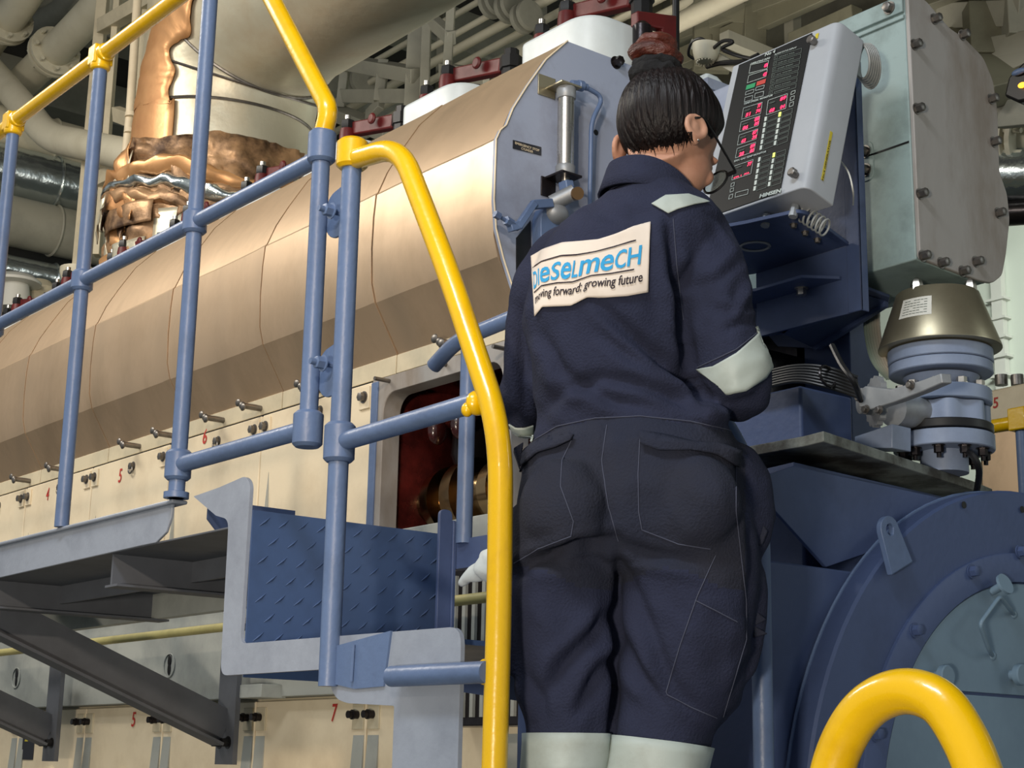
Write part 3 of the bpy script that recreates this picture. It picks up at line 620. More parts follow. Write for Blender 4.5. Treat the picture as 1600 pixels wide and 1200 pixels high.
for q in (((197, 268), (305, 240), (187, 318)), ((186, 330), (298, 291), (177, 375)), ((170, 424), (220, 408), (165, 446)), ((230, 398), (281, 384), (224, 420)), ((164, 458), (212, 445), (160, 486)), ((224, 434), (277, 420), (219, 464)),
          ((155, 520), (268, 485), (144, 588)), ((141, 602), (255, 563), (131, 662)), ((130, 678), (243, 640), (119, 740)), ((118, 757), (230, 718), (107, 815)), ((300, 474), (416, 434), (288, 562)),
          ((436, 424), (462, 414), (432, 445)), ((432, 455), (457, 446), (428, 480)), ((427, 490), (452, 480), (423, 516)), ((101, 860), (215, 820), (86, 945)),
          ((84, 962), (105, 954), (80, 985)), ((79, 993), (101, 986), (76, 1015)), ((73, 1030), (96, 1022), (68, 1056)), ((110, 1015), (186, 995), (105, 1045))): quad_frame(wl, *q)
for i in range(7):
    dm = MB(); x, y = 338-5.2*i, 214+34.5*i; quad_frame(dm, (x, y), (x+160, y-46), (x-4, y+27), .0009)
    ptext(dm, 'ABNORMAL %d LINE' % (i+1) if 0 else ['START FAIL', 'LUB OIL LOW', 'OVER SPEED', 'H.T. WATER', 'GOVERNOR', 'SHUT DOWN', 'COMMON'][i], (x+28, y+12), (x+120, y-16), .003, .02)
    quad_frame(dm, (x+6, y+4), (x+20, y+0), (x+4, y+18), .0008); dm.build('alarm_row', DIMP, cp, smooth=False)
for c0 in ((287, 575), (370, 548)):
    for i in range(6):
        x, y = c0[0]-5.5*i, c0[1]+33.5*i; dm = MB(); quad_frame(dm, (x+12, y-4), (x+74, y-28), (x+9, y+24), .0009); dm.build('status_box', DIMP, cp, smooth=False)
        lit = (c0[0] == 370 and i == 0)
        mm = MB(); quad(mm, (x-6, y-2), (x+8, y-6), (x-10, y+24)); mm.build('indicator_lamp', LEDY if lit else LAMPW, cp, smooth=False)
for c0 in ((250, 812), (335, 786)):
    for i in range(6):
        x, y = c0[0]-5.5*i, c0[1]+34*i; dm = MB(); quad_frame(dm, (x+12, y-4), (x+70, y-24), (x+9, y+24), .0009); dm.build('status_box', DIMP, cp, smooth=False)
        lit = (c0[0] == 335 and i == 0)
        mm = MB(); quad(mm, (x-6, y-2), (x+8, y-6), (x-10, y+24)); mm.build('indicator_lamp', LEDY if lit else LAMPW, cp, smooth=False)
for s, bl, br in (('8', (276, 284), (297, 276)), ('0', (270, 336), (291, 329)), ('77', (238, 520), (258, 512)), ('74', (228, 552), (254, 543)), ('51', (168, 573), (195, 564)), ('88', (220, 600), (248, 590)), ('88', (219, 626), (244, 617)), ('86', (150, 650), (182, 640)),
                  ('87', (208, 678), (236, 668)), ('39', (206, 705), (232, 697)), ('63', (143, 726), (168, 718)), ('89', (195, 758), (222, 748)), ('80', (193, 784), (216, 776)), ('28', (131, 804), (158, 794)), ('89', (370, 480), (406, 466)), ('68', (306, 548), (337, 538)), ('04', (370, 528), (398, 518)),
                  ('77', (178, 862), (204, 854)), ('CYL 1', (98, 936), (144, 920)), ('ALL', (158, 914), (192, 902))):
    rd = MB(); ptext(rd, s, bl, br, .0085 if s not in ('CYL 1', 'ALL') else .0035, .05); rd.build('red_readout', LEDR, cp, smooth=False)
dm = MB()
for x, y in ((200, 262), (186, 322), (160, 535), (146, 615), (135, 692), (124, 770), (305, 490), (108, 868)): ptext(dm, 'TEMP', (x, y+8), (x+36, y-4), .0028, .02)
dm.build('small_caption', DIMP, cp, smooth=False)
wl.build('white_lettering', LINE, cp, smooth=False)
m = MB(); quad(m, (175, 388), (228, 370), (168, 415)); m.build('start_button', LEDG, cp, smooth=False)
m = MB(); quad(m, (236, 366), (289, 348), (230, 392)); m.build('stop_button', LEDB, cp, smooth=False)
for q in ((575, 138), (465, 915)):
    p = onp(*cr(*q), .002); MB().lathe(p, PN, [(0, .007), (.006, .007), (.007, .0095), (.016, .0095), (.018, .007)], 18).build('cover_screw', ZINC, cp)
s1, t1 = st_(*cr(590, 90)); MB().obox(F(s1-.004, t1-.012, .0008), PU*.008, PV*.014, PN*.0006).build('yellow_tag', LABELY, cp)
a = F(WW+.0006, .035, -TH*.42); m = MB().obox(a, PV*.115, -PN*.007, PU*.0006); m.build('yellow_strip_label', LABELY, cp)
m = MB(); text_on(m, 'No.4 GENERATOR', a+PU*.0008-PN*.0055, PV, PN, .0035, .095, bold=.02, lift=.0003); m.build('strip_lettering', INK, cp)
for s_ in (.05, .16, .235):
    MB().cyl(F(s_, -.004, -.04), F(s_, -.03, -.04), .009, n=8).build('cable_gland', CAST, cp)
# ================================================================ blue bracket that carries the panel
br = thing('panel_bracket', 'dark blue welded steel bracket frame under the control panel', 'bracket', (-2.1, 2.5, 2.4))
def PL2(l, z): return [P(a, b, Z=z) for a, b in l]
Z1 = 2.585
Z2 = 2.44
up_ = PL2([(1120, 358), (1165, 350), (1246, 332), (1262, 335), (1326, 383), (1180, 428), (1100, 440)], Z1)
MB().prism(rounded(up_, [0, 0, .02, .02, 0, 0, 0]), (0, 0, .008)).build('upper_tray', BLUE2, br, .001)
for x, y in ((1240, 350), (1258, 362), (1277, 373)):
    m = MB(); hexbolt(m, P(x, y, Z=Z1), (0, 0, -1), .006, .006); m.build('tray_bolt', ZINC, br)
p1 = P(1325, 383, Z=Z1); yb = p1.y+.005
pp = P(1352, 300, Y=yb); xr = P(1345, 440, Y=yb).x; xl = P(1323, 430, Y=yb).x
MB().box((xr-.004, yb, Z2-.0), (xr+.0, yb+.025, 3.0)).box((xl, yb-.0, Z2-.0), (xr, yb+.006, 3.0)).build('upright_channel', BLUE2, br, .002)
MB().prism([(xl, yb+.002, 2.98), (xl, yb+.002, Z2), (P(1180, 425, Y=yb).x, yb+.002, Z2), (P(1180, 425, Y=yb).x, yb+.002, 2.60), (xl-.10, yb+.002, 2.66), (xl-.06, yb+.002, 2.98)], (0, .006, 0)).build('back_plate', BLUE2, br, .001)
Z2 = P(1312, 436, Y=yb-.005).z
lo_ = PL2([(1110, 462), (1180, 455), (1252, 434), (1312, 436), (1390, 465), (1388, 476), (1270, 546), (1130, 590)], Z2)
MB().prism(lo_, (0, 0, .007)).build('lower_tray', BLUE2, br, .001)
gy = P(1310, 446, Z=Z2).y
MB().prism([P(1310, 446, Y=gy), P(1226, 521, Y=gy), P(1150, 530, Y=gy), P(1150, 478, Y=gy)], (0, .007, 0)).build('front_gusset', BLUE2, br, .001)
q0 = P(1388, 472, Z=Z2-.003); ybk = q0.y
MB().prism([P(1310, 447, Y=gy), q0, P(1272, 544, Y=ybk), P(1224, 522, Y=gy)], (-.004, 0, .005)).build('sloping_underplate', BLUE2, br)
MB().prism([q0, P(1272, 544, Y=ybk), P(1215, 541, Y=ybk), P(1180, 500, Y=ybk), P(1300, 462, Y=ybk)], (0, .006, 0)).build('rear_gusset', BLUE2, br)
MB().prism([q0, P(1388, 480, Y=ybk), P(1280, 548, Y=ybk), P(1262, 540, Y=ybk)], (0, -.012, 0)).build('edge_stiffener', BLUE2, br)
for x, y in ((1252, 450), (1318, 473)):
    m = MB(); hexbolt(m, P(x, y, Z=Z2), (0, 0, -1), .011, .014); m.build('tray_bolt', CHROME, br)
MB().box((xl-.36, 2.80, 1.9), (xl-.20, 2.9, Z2)).build('support_column', BLUE2, br, .002)
m = MB().torus(P(1180, 385, Z=Z1-.002), (0, 0, 1), .03, .003, 24, 6); m.build('cable_grommet', CAST, br)
# cables under / beside the panel
pb = Vector((-2.09, 2.36, 2.60))
for i in range(8):
    p = P(1243+i*6.5, 326+i*4.2, Y=2.36); o = MB().torus(p, (.8, .3, -.5), .017, .0022, 20, 6).build('flexible_conduit', CABLE, None)
    tag(o, 'ribbed grey conduit coil under the control panel', 'cable', 'conduit coils under the panel')
o = MB()
for i in range(6): o.torus(P(1346+i*2.5, 96+i*1.5, Y=2.50+.010*i), (.5, 1, .25), .036+.002*i, .0028, 26, 6)
tag(o.build('cable_coil', CABLE), 'coiled grey cable hanging between panel and air box', 'cable')
def cable(name, pts, r, m_, label, grp=None):
    o = MB().tube(catmull(pts, 6), r, 8).build(name, m_); tag(o, label, 'cable', grp); return o
cable('earth_wire', [P(1312, 250, Y=2.5), P(1326, 270, Y=2.42), P(1333, 300, Y=2.42), P(1333, 320, Y=2.5)], .0018, LABELW, 'thin white wire at the right of the control panel')
for i in range(6):
    cable('green_hose', [P(1362+i*3, 430, Y=2.85), P(1352+i*4, 500, Y=2.82), P(1362+i*4, 560, Y=2.72), P(1388+i*3, 592, Y=2.74)], .0045, mat('hose_grey_green_%d' % i, srgb(150+i*5, 168, 156), .5), 'grey green hose hanging left of the conical vent', 'grey green hoses')
for i in range(7):
    cable('black_cable', [P(1180, 586+i*4, Y=2.40), P(1240, 572+i*4, Y=2.40), P(1290, 574+i*5, Y=2.42), P(1340, 590+i*5, Y=2.46)], .0038, BLACK, 'black cable of the tied bundle right of the worker elbow', 'black cable bundle')
MB().torus(P(1293, 588, Y=2.41), (1, 0, .2), .022, .003, 16, 6).build('cable_tie', DARK)
tag(bpy.data.objects['cable_tie'], 'black tie around the cable bundle right of worker elbow', 'cable tie')
cable('black_hose', [P(1300, 540, Y=2.40), P(1315, 570, Y=2.38), P(1335, 598, Y=2.38), P(1345, 625, Y=2.46)], .006, BLACK, 'thick black hose curving down below the blue bracket')
# ================================================================ generator housing
gh = thing('generator_housing', 'dark blue round generator housing with access door, lower right', 'generator', (-2.1, 2.8, .3))
XH = -1.90; CY, CZ = 2.837, 1.382
MB().box((-2.62, 2.10, .3), (-1.955, 3.7, 1.872)).build('square_housing', BLUE2, gh, .004)
MB().lathe((-2.3, CY, CZ), (1, 0, 0), [(0, .60), (.30, .66), (.345, .689), (.395, .689), (.4, .684)], 96).build('drum', BLUE2, gh)
MB().torus((-1.948, CY, CZ), (1, 0, 0), .690, .0035, 96, 6).build('weld_bead', BLUE, gh)
CY2, CZ2 = 2.817, 1.408
m = MB().lathe((XH-.002, CY2, CZ2), (1, 0, 0), [(0, .535), (.009, .535), (.011, .532), (.011, .478), (0, .476)], 96); m.build('bolt_ring', BLUE2, gh)
import itertools
def Hh(px, py, d=0.): return P(px, py, X=XH+d)
for x, y in ((1518, 893), (1429, 985), (1368, 1147), (1593, 862)):
    m = MB(); hexbolt(m, Hh(x, y, .01), (1, 0, 0), .0105, .012); m.build('ring_bolt', BLUE2, gh)
for x, y in ((1506, 783), (1597, 790)):
    MB().lathe(Hh(x, y+6, .003), (1, 0, 0), [(0, .007), (.001, .007)], 12).build('ring_hole', BLACK, gh)
# access door: upper segment plate and lower plate
zc_ = Hh(1500, 1080).z
GD = mat('access_door_grey_blue', srgb(112, 136, 156), .42, dirt=srgb(74, 92, 112), damt=.5, dscale=3)
rr = .474; a0 = math.asin((zc_-CZ2)/rr)
arc = [(XH-.004, CY2+rr*math.cos(t), CZ2+rr*math.sin(t)) for t in np.linspace(a0, math.pi-a0, 60)]
MB().prism(rounded(arc, [.03]+[0]*58+[.03]), (.010, 0, 0)).build('access_door', GD, gh, .002)
arc = [(XH+.0005, CY2+rr*math.cos(t), CZ2+rr*math.sin(t)) for t in np.linspace(math.pi-a0-.0, 2*math.pi+a0, 60)]
MB().prism([(a, b, min(c, zc_-.006)) for a, b, c in arc], (.006, 0, 0)).build('lower_plate', GD, gh, .001)
for x, y in ((1463, 1057), (1580, 1055)):
    MB().lathe(Hh(x, y, .006), (1, 0, 0), [(0, .010), (.014, .010), (.015, .0205), (.026, .0205), (.028, .018)], 24).build('door_knob', GD, gh)
MB().lathe(Hh(1550, 924, .006), (1, 0, .4), [(0, .008), (.028, .008), (.029, .021), (.035, .021)], 24).build('door_knob', GD, gh)
hp_ = [Hh(1584, 960, .006), Hh(1578, 952, .03), Hh(1562, 932, .05), Hh(1531, 975, .05), Hh(1545, 1015, .03), Hh(1551, 1025, .006)]
MB().tube(bend(hp_, .012, 4), .0042, 10).build('door_handle', GD, gh)
for p in (hp_[0], hp_[-1]): MB().ell(p, (.006, .009, .009), 10).build('handle_foot', GD, gh)
# lifting lug
c = Hh(1383, 829, .012); th = Vector((0, .42, -.9))
m = MB(); ou, inn = [], []
n = 28
u = th.normalized(); v = Vector((0, u.z, -u.y))
def lugp(t, r): return c+u*(-math.cos(t)*r)+v*math.sin(t)*r
outer = [lugp(t, .026) for t in np.linspace(-math.pi/2, math.pi/2, 15)]+[c+u*.075+v*.034, c+u*.075-v*.034]
hole = []
N_ = len(outer); hole = [c+(p-c).normalized()*(.011) for p in outer]
for dx in (0, .012): ou.append([m.bm.verts.new(p+Vector((dx, 0, 0))) for p in outer]); inn.append([m.bm.verts.new(p+Vector((dx, 0, 0))) for p in hole])
for i in range(N_):
    j = (i+1) % N_
    m.bm.faces.new((ou[0][i], ou[0][j], inn[0][j], inn[0][i])); m.bm.faces.new((ou[1][i], ou[1][j], inn[1][j], inn[1][i]))
    m.bm.faces.new((ou[0][i], ou[0][j], ou[1][j], ou[1][i])); m.bm.faces.new((inn[0][i], inn[0][j], inn[1][j], inn[1][i]))
m.build('lifting_lug', BLUE, gh, .0015)
# top plate and gussets
ZT = P(1285, 690, Y=2.25).z
tp = [P(x, y, Z=ZT) for x, y in ((1100, 735), (1165, 714), (1255, 698), (1287, 690), (1520, 766), (1420, 800), (1200, 800))]
tp = [P(x, y, Z=ZT) for x, y in ((1120, 728), (1165, 714), (1255, 698), (1287, 690), (1521, 766))]
tp += [Vector((tp[-1].x-.03, 2.98, ZT)), Vector((-2.6, 2.98, ZT)), Vector((-2.6, tp[0].y, ZT))]
PLT = mat('worn_steel_plate', srgb(136, 142, 138), .4, metal=.3, dirt=srgb(52, 46, 40), damt=.9, dscale=9, dlo=.42, dhi=.6)
MB().prism(tp, (0, 0, .020)).build('top_plate', PLT, gh, .0015)
z3 = ZT-.028
g_ = [P(x, y, Z=z3) for x, y in ((1185, 735), (1240, 722), (1486, 779))]+[Vector((-2.1, 2.75, z3)), Vector((-2.3, 2.3, z3))]
MB().prism(g_, (0, 0, -.012)).build('support_plate', BLUE2, gh, .001)
a, b, c_ = P(1238, 726, Z=z3), P(1480, 780, Z=z3), P(1291, 886, X=-1.965)
MB().prism([P(1170, 752, X=-1.99), P(1240, 728, X=-1.99), P(1480, 780, X=-1.99), P(1410, 845, X=-1.99), P(1291, 886, X=-1.99)], (-.008, 0, 0)).build('web_plate', BLUE2, gh, .001)
# engine side block behind the worker's elbow
MB().box((-2.9, 2.44, 1.9), (P(1332, 640, Y=2.6).x, 2.6, P(1250, 602, Y=2.44).z)).build('pump_housing', BLUE2, en, .006)
MB().box((-3.0, 2.80, 2.2), (P(1325, 560, Y=2.95).x, 2.95, 2.52)).build('dark_manifold', DARK, en, .004)
# ================================================================ conical relief vent
vx = P(1469, 560, Y=2.76); VX, VY = vx.x, vx.y
def zz(py): return P(1469, py, Y=VY).z
def rr_(px): return px*P(1469, 560, Y=VY).length*0+px*(Vector((VX, VY, 0)).length*math.cos(math.atan(669/2605)))/2605
vt = thing('relief_vent', 'brass coloured conical vent on a blue grey flanged pipe, right', 'vent valve', (VX, VY, 1.9))
MB().lathe((VX, VY, zz(548)), (0, 0, 1), [(0, rr_(96)), (.001, rr_(100)), (.004, rr_(100)), (zz(461)-zz(548), rr_(68)), (zz(461)-zz(548)+.002, rr_(66)), (zz(461)-zz(548)+.003, .01)], 64).build('cone_hood', BRASS, vt)
def fl(name, y1, y2, r, m_): MB().lathe((VX, VY, zz(y1)), (0, 0, 1), [(0, rr_(r-1.5)), (.002, rr_(r)), (zz(y2)-zz(y1)-.002, rr_(r)), (zz(y2)-zz(y1), rr_(r-1.5))], 56).build(name, m_, vt)
fl('upper_flange', 588, 572, 84, FLG); fl('upper_flange', 571, 550, 85, FLG)
MB().lathe((VX, VY, zz(640)), (0, 0, 1), [(0, rr_(46)), (zz(612)-zz(640), rr_(46)), (zz(592)-zz(640), rr_(62))], 48).build('neck', FLG, vt)
fl('middle_flange', 636, 614, 80, FLG)
m = MB(); rings = []
for z in (zz(672), zz(638)):
    rings.append([m.bm.verts.new((VX+rr_(72+5*math.cos(t*8))*math.cos(t), VY+rr_(72+5*math.cos(t*8))*math.sin(t), z)) for t in np.linspace(0, 2*math.pi, 96, endpoint=False)])
m.skin(rings); m.build('ribbed_body', FLG, vt)
fl('rubber_gasket', 682, 668, 80, BLACK); fl('lower_flange', 708, 684, 81, FLG)
MB().cyl((VX, VY, ZT+.02), (VX, VY, zz(704)), rr_(38), n=32).build('stand_pipe', FLG, vt)
for k in range(10):
    t = k*.628+.2; m = MB(); hexbolt(m, (VX+rr_(66)*math.cos(t), VY+rr_(66)*math.sin(t), zz(614)), (0, 0, 1), .011, .012); m.build('flange_bolt', CHROME, vt)
    m = MB(); hexbolt(m, (VX+rr_(66)*math.cos(t), VY+rr_(66)*math.sin(t), zz(708)), (0, 0, -1), .010, .014, .01); m.build('flange_bolt', DARK, vt)
for x, y in ((1418, 462), (1460, 452), (1506, 456)):
    t = math.atan2(1, 1); dx = (x-1462); 
    p = Vector((VX, VY, zz(463)))+Vector(right)*rr_(dx)*1.0+Vector((right[1]*0-math.sin(0), 0, 0))
    vd = Vector((fwd[0], fwd[1], 0)).normalized(); p = p-vd*.05 if dx in (-44, 44) else p-vd*.0
    MB().lathe((p.x, p.y, zz(463)-.01), (0, 0, 1), [(0, .0135), (.02, .0135), (.03, .011), (.036, .004)], 6).build('hood_nut', CHROME, vt)
# label on the cone
m = MB(); vdir = -math.atan2(-VY, -VX); base = math.atan2(-VY, -VX); rg = []
def conept(t, f, off=.0012):
    r = rr_(100)+(rr_(68)-rr_(100))*f+off; return (VX+r*math.cos(t), VY+r*math.sin(t), zz(548)+(zz(461)-zz(548))*f)
tt = np.linspace(base+.78-.0, base+.10, 10) if False else np.linspace(base-.80, base-.12, 10)
for i in range(9):
    a, b = tt[i], tt[i+1]; f0 = .42; m.bm.faces.new([m.bm.verts.new(conept(q, f)) for q, f in ((a, f0), (b, f0), (b, .78), (a, .78))])
m.build('cone_sticker', LABELW, vt)
m = MB()
for r_ in range(6):
    f_ = .47+r_*.05
    for i in range(1, 8):
        if (i*7+r_*3) % 9 == 0: continue
        m.bm.faces.new([m.bm.verts.new(conept(q, f, .0018)) for q, f in ((tt[i], f_), (tt[i]+(tt[i+1]-tt[i])*.85, f_), (tt[i]+(tt[i+1]-tt[i])*.85, f_+.012), (tt[i], f_+.012))])
m.build('sticker_print', DIMP, vt, smooth=False)
# valve lever
vl = thing('valve_lever', 'cast grey lever handle with toothed hub left of the flanged pipe', 'valve lever', P(1372, 625, Y=2.50))
ax = Vector((-.5, -.85, 0))
hc = P(1374, 628, Y=2.54)
m = MB(); rings = []
u_, v_, a_ = frame(ax)
for t_, s_ in ((0, 1), (.012, 1)):
    rings.append([m.bm.verts.new(hc+a_*t_+(u_*math.cos(q)+v_*math.sin(q))*(.048+(.004 if (i//2) % 2 else 0))) for i, q in enumerate(np.linspace(0, 2*math.pi, 64, endpoint=False))])
m.skin(rings); m.build('toothed_disc', CAST, vl)
MB().lathe(hc+a_*.01, a_, [(0, .028), (.03, .026), (.032, .02)], 20).build('hub', CAST, vl)
MB().prism([P(x, y, Y=2.48) for x, y in ((1338, 612), (1352, 603), (1392, 608), (1440, 594), (1470, 583), (1472, 598), (1440, 612), (1398, 628), (1360, 640), (1342, 636))], (.01, .018, 0)).build('lever_arm', CAST, vl, .002)
for x, y in ((1344, 622), (1354, 640), (1375, 641), (1424, 602)):
    m = MB(); hexbolt(m, P(x, y, Y=2.48), (-.2, -1, 0), .007, .007); m.build('lever_bolt', ZINC, vl)
MB().prism([P(x, y, Y=2.56) for x, y in ((1335, 682), (1395, 662), (1420, 672), (1422, 662), (1395, 650), (1395, 664), (1375, 700), (1335, 690))][:1]+[P(x, y, Y=2.56) for x, y in ((1394, 662), (1394, 700), (1335, 700))], (0, .06, 0)).build('mounting_bracket', FLG, vl, .002)
MB().cyl(P(1395, 640, Y=2.60), (VX, VY, zz(648)), .035, n=20).build('valve_stem_housing', CAST, vl)
cable('black_sensor_cable', [Vector((VX+.06, VY-.02, zz(712))), P(1520, 712, Y=2.72), P(1530, 735, Y=2.74), P(1526, 768, Y=2.8)], .007, BLACK, 'black sensor cable below the lower vent flange')
# ================================================================ hall: floor, walls, ceiling
struct('floor', MB().box((-16, -9, -.1), (8, 12, 0)).build('floor', FLOOR))
struct('ceiling', MB().box((-16, .6, 7.0), (8, 12, 7.1)).build('ceiling', CEIL))
struct('wall_back', MB().box((-16, 11, 0), (8, 11.2, 7.0)).build('wall_back', WALL))
struct('wall_left', MB().box((-16.2, -2, 0), (-16, 11.2, 7.0)).build('wall_left', CEIL))
G3 = 'ceiling beams of the hall'
for i, x in enumerate(np.arange(-15, 6, 1.5)):
    o = MB().box((x-.05, 1.2, 6.65), (x+.05, 11, 7.0)).box((x-.14, 1.2, 6.62), (x+.14, 11, 6.65)).build('ceiling_beam', PIPEG)
    tag(o, 'cream grey cross beam under the dark ceiling plate', 'beam', G3)
# --------------------------------------------------------------- big lagged exhaust duct
a = P(600, 76, Y=3.5); beta = math.atan2(a.z-1.5, 3.5); DR = .40
ctr = Vector((0, 3.55, 1.5+3.55*math.tan(beta)))+Vector((0, -math.sin(beta), math.cos(beta)))*DR
dx_ = P(350, 230, Y=ctr.y).x
du = thing('exhaust_duct', 'huge foil lagged exhaust duct bending down at top centre', 'duct', (dx_, ctr.y, 3.3))
path = bend([(-1.9, ctr.y, ctr.z), (dx_, ctr.y, ctr.z), (dx_, ctr.y, 3.7)], .62, 12)
m = MB().tube(path, DR, 64)
for v in m.bm.verts:
    n_ = noise.noise(v.co*2.2)*.012+noise.noise(v.co*7)*.005; d = Vector((0, v.co.y-ctr.y, v.co.z-ctr.z)); v.co += (d.normalized() if d.length else d)*n_
m.build('duct_lagging', FOIL, du)
for x in (-2.6, -3.25, -3.9, -4.5): MB().torus((x, ctr.y, ctr.z), (1, 0, 0), DR+.003, .006, 72, 6).build('lagging_band', ZINC, du)
for i in (6, 9, 12):
    p = path[i]; d = (path[i+1]-path[i-1]).normalized(); MB().torus(p, d, DR+.004, .007, 72, 6).build('lagging_band', ZINC, du)
zL = 3.82
DKLAG = mat('charred_lagging', srgb(62, 46, 36), .7, bump=.8, bscale=12)
m = MB(); rings = []
for j in range(40):
    z = zL-.0+.34-j*.018; k = j/39
    r0 = DR+.035+.05*math.sin(k*3.1)
    rg = []
    for i in range(120):
        t = 2*math.pi*i/120; q = Vector((math.cos(t)*2.2, math.sin(t)*2.2, z*6)); r = r0+noise.noise(q)*.05+abs(noise.noise(q*3.1))*.045
        rg.append(m.bm.verts.new((dx_+r*math.cos(t), ctr.y+r*math.sin(t), z+noise.noise(q*1.7)*.02)))
    rings.append(rg)
m.skin(rings); m.build('torn_lagging', TORN, du, ang=60)
for k, (z, tone) in enumerate(((3.97, COPPER), (3.90, FOIL2), (3.82, TORN))):
    m = MB().torus((dx_, ctr.y, z), (.10, .12, 1), DR+.10, .032, 120, 12)
    for v in m.bm.verts:
        v.co += Vector((0, 0, noise.noise(v.co*4)*.07+noise.noise(v.co*14)*.025)); d = Vector((v.co.x-dx_, v.co.y-ctr.y, 0)).normalized(); v.co += d*(noise.noise(v.co*9)*.03)
    m.build('crumpled_wrap', tone, du)
# copper toned patch of wrap on the left of the bend
for (t0, t1, z0, z1, mm, rr0) in ((math.radians(238), math.radians(268), 3.42, 3.66, COPPER, .50), (math.radians(300), math.radians(330), 3.62, 3.80, FOIL, .50), (math.radians(332), math.radians(375), 3.60, 3.92, FOIL, .49), (math.radians(272), math.radians(296), 3.5, 3.68, FOIL, .505), (math.radians(262), math.radians(300), 3.74, 3.84, TORN, .52), (math.radians(300), math.radians(318), 3.42, 3.58, COPPER, .52), (math.radians(322), math.radians(345), 3.40, 3.56, FOIL, .52)):
    m = MB(); g = [[None]*9 for _ in range(13)]
    for i in range(13):
        for j in range(9):
            t = t0+(t1-t0)*i/12; z = z0+(z1-z0)*j/8; r = rr0+.018*noise.noise(Vector((t*6, z*8, rr0*9)))
            xo = 0
            if z > 4.0: xo = .0
            g[i][j] = m.bm.verts.new((dx_+r*math.cos(t), ctr.y+r*math.sin(t), z))
    for i in range(12):
        for j in range(8): m.bm.faces.new((g[i][j], g[i+1][j], g[i+1][j+1], g[i][j+1]))
    o = m.build('loose_wrap_sheet', mm, du, ang=80); so = o.modifiers.new('s', 'SOLIDIFY'); so.thickness = .004
cen_ = catmull(path[1:], 4); pts_ = [p for p in cen_ if p.x < dx_+.55]; m = MB(); g = []
for i, p in enumerate(pts_):
    q_ = pts_[min(i+1, len(pts_)-1)]; o_ = pts_[max(i-1, 0)]; d = (q_-o_).normalized(); e1 = Vector((0, 1, 0)); e2 = d.cross(e1)
    lo = math.radians(162+14*noise.noise(Vector((i*.09, 1, 0)))-10*(i/len(pts_))); row = []
    for j in range(13):
        t = lo+(math.radians(235)-lo)*j/12; r = DR+.018+.010*noise.noise(Vector((t*5, i*.3, 2)))
        row.append(m.bm.verts.new(p+e1*math.cos(t)*r+e2*math.sin(t)*r))
    g.append(row)
for a_, b_ in zip(g, g[1:]):
    for j in range(12): m.bm.faces.new((a_[j], a_[j+1], b_[j+1], b_[j]))
o = m.build('copper_toned_sheet', COPPER, du, ang=80); so = o.modifiers.new('s', 'SOLIDIFY'); so.thickness = .004
rnd = random.Random(11)
for k in range(34):                                     # ragged sheets and strips of torn wrap
    t0 = math.radians(rnd.uniform(232, 400)); dt = math.radians(rnd.uniform(7, 24)); z0 = rnd.uniform(3.34, 3.92); dz = rnd.uniform(.05, .20); mt_ = (TORN, COPPER, FOIL, TORN, FOIL2, DKLAG)[k % 6]; rr0 = .485+rnd.uniform(0, .045)
    m = MB(); g = [[None]*7 for _ in range(9)]; sk = rnd.uniform(-.12, .12)
    for i in range(9):
        for j in range(7):
            u, v = i/8, j/6; t = t0+dt*u; z = z0+dz*v+sk*u+.02*noise.noise(Vector((u*4, v*4, k))); r = rr0+.03*noise.noise(Vector((t*7, z*9, k*3.3)))+.012*(u-.5)**2
            g[i][j] = m.bm.verts.new((dx_+r*math.cos(t), ctr.y+r*math.sin(t), z))
    for i in range(8):
        for j in range(6): m.bm.faces.new((g[i][j], g[i+1][j], g[i+1][j+1], g[i][j+1]))
    o = m.build('wrap_scrap', mt_, du, ang=80); so = o.modifiers.new('s', 'SOLIDIFY'); so.thickness = .004
# --------------------------------------------------------------- cream support frame at left
def pbar(mb, p, q, y, w_, d_=.05): 
    a, b = P(*p, Y=y), P(*q, Y=y); mb.bar(a, b, d_, w_, Vector(right)); return mb
sf = thing('support_frame', 'cream steel channel frame rising beside the duct, upper left', 'frame', P(140, 430, Y=3.4))
for p, q, w_ in (((163, -20), (122, 430), .06), ((186, -20), (152, 400), .035), ((246, -20), (226, 200), .075), ((232, -20), (211, 195), .03)):
    pbar(MB(), p, q, 3.4, w_, .07).build('upright', CREAM2, sf, .003)
for p, q, w_ in (((160, 42), (240, -4), .07), ((150, 285), (232, 245), .075), ((182, 178), (255, 205), .05), ((262, 225), (190, 282), .05)):
    pbar(MB(), p, q, 3.38, w_, .08).build('cross_member', CREAM2, sf, .003)
vp = thing('vent_pipe', 'thin upright cream pipe with valve in front of the duct, left', 'pipe', P(182, 400, Y=3.2))
m = MB().tube([P(216, -20, Y=3.2), P(203, 180, Y=3.2), P(187, 330, Y=3.2)], .022, 14); m.build('pipe', CREAM, vp)
for y, r in ((245, .029), (205, .028), (180, .031)):
    p = P(205-(y-180)*.10, y, Y=3.2); MB().lathe(p, (0, 0, 1), [(-.01, r), (.012, r)], 16).build('pipe_socket', CREAM, vp)
p = P(184, 355, Y=3.2)
m = MB().ell(p, (.05, .05, .05), 18).cyl(p, p-Vector(right)*.09, .025, n=12); m.build('valve_body', PIPEW, vp)
for dy in (-22, 22):
    q = P(184, 355+dy, Y=3.2); MB().lathe(q, (0, 0, 1), [(-.02, .06), (-.003, .06), (0, .052), (.003, .06), (.018, .06)], 24).build('valve_flange', PIPEW, vp)
MB().cyl(P(183, 372, Y=3.2), P(182, 400, Y=3.2), .035, n=16).build('pipe_foot', PIPEW, vp)
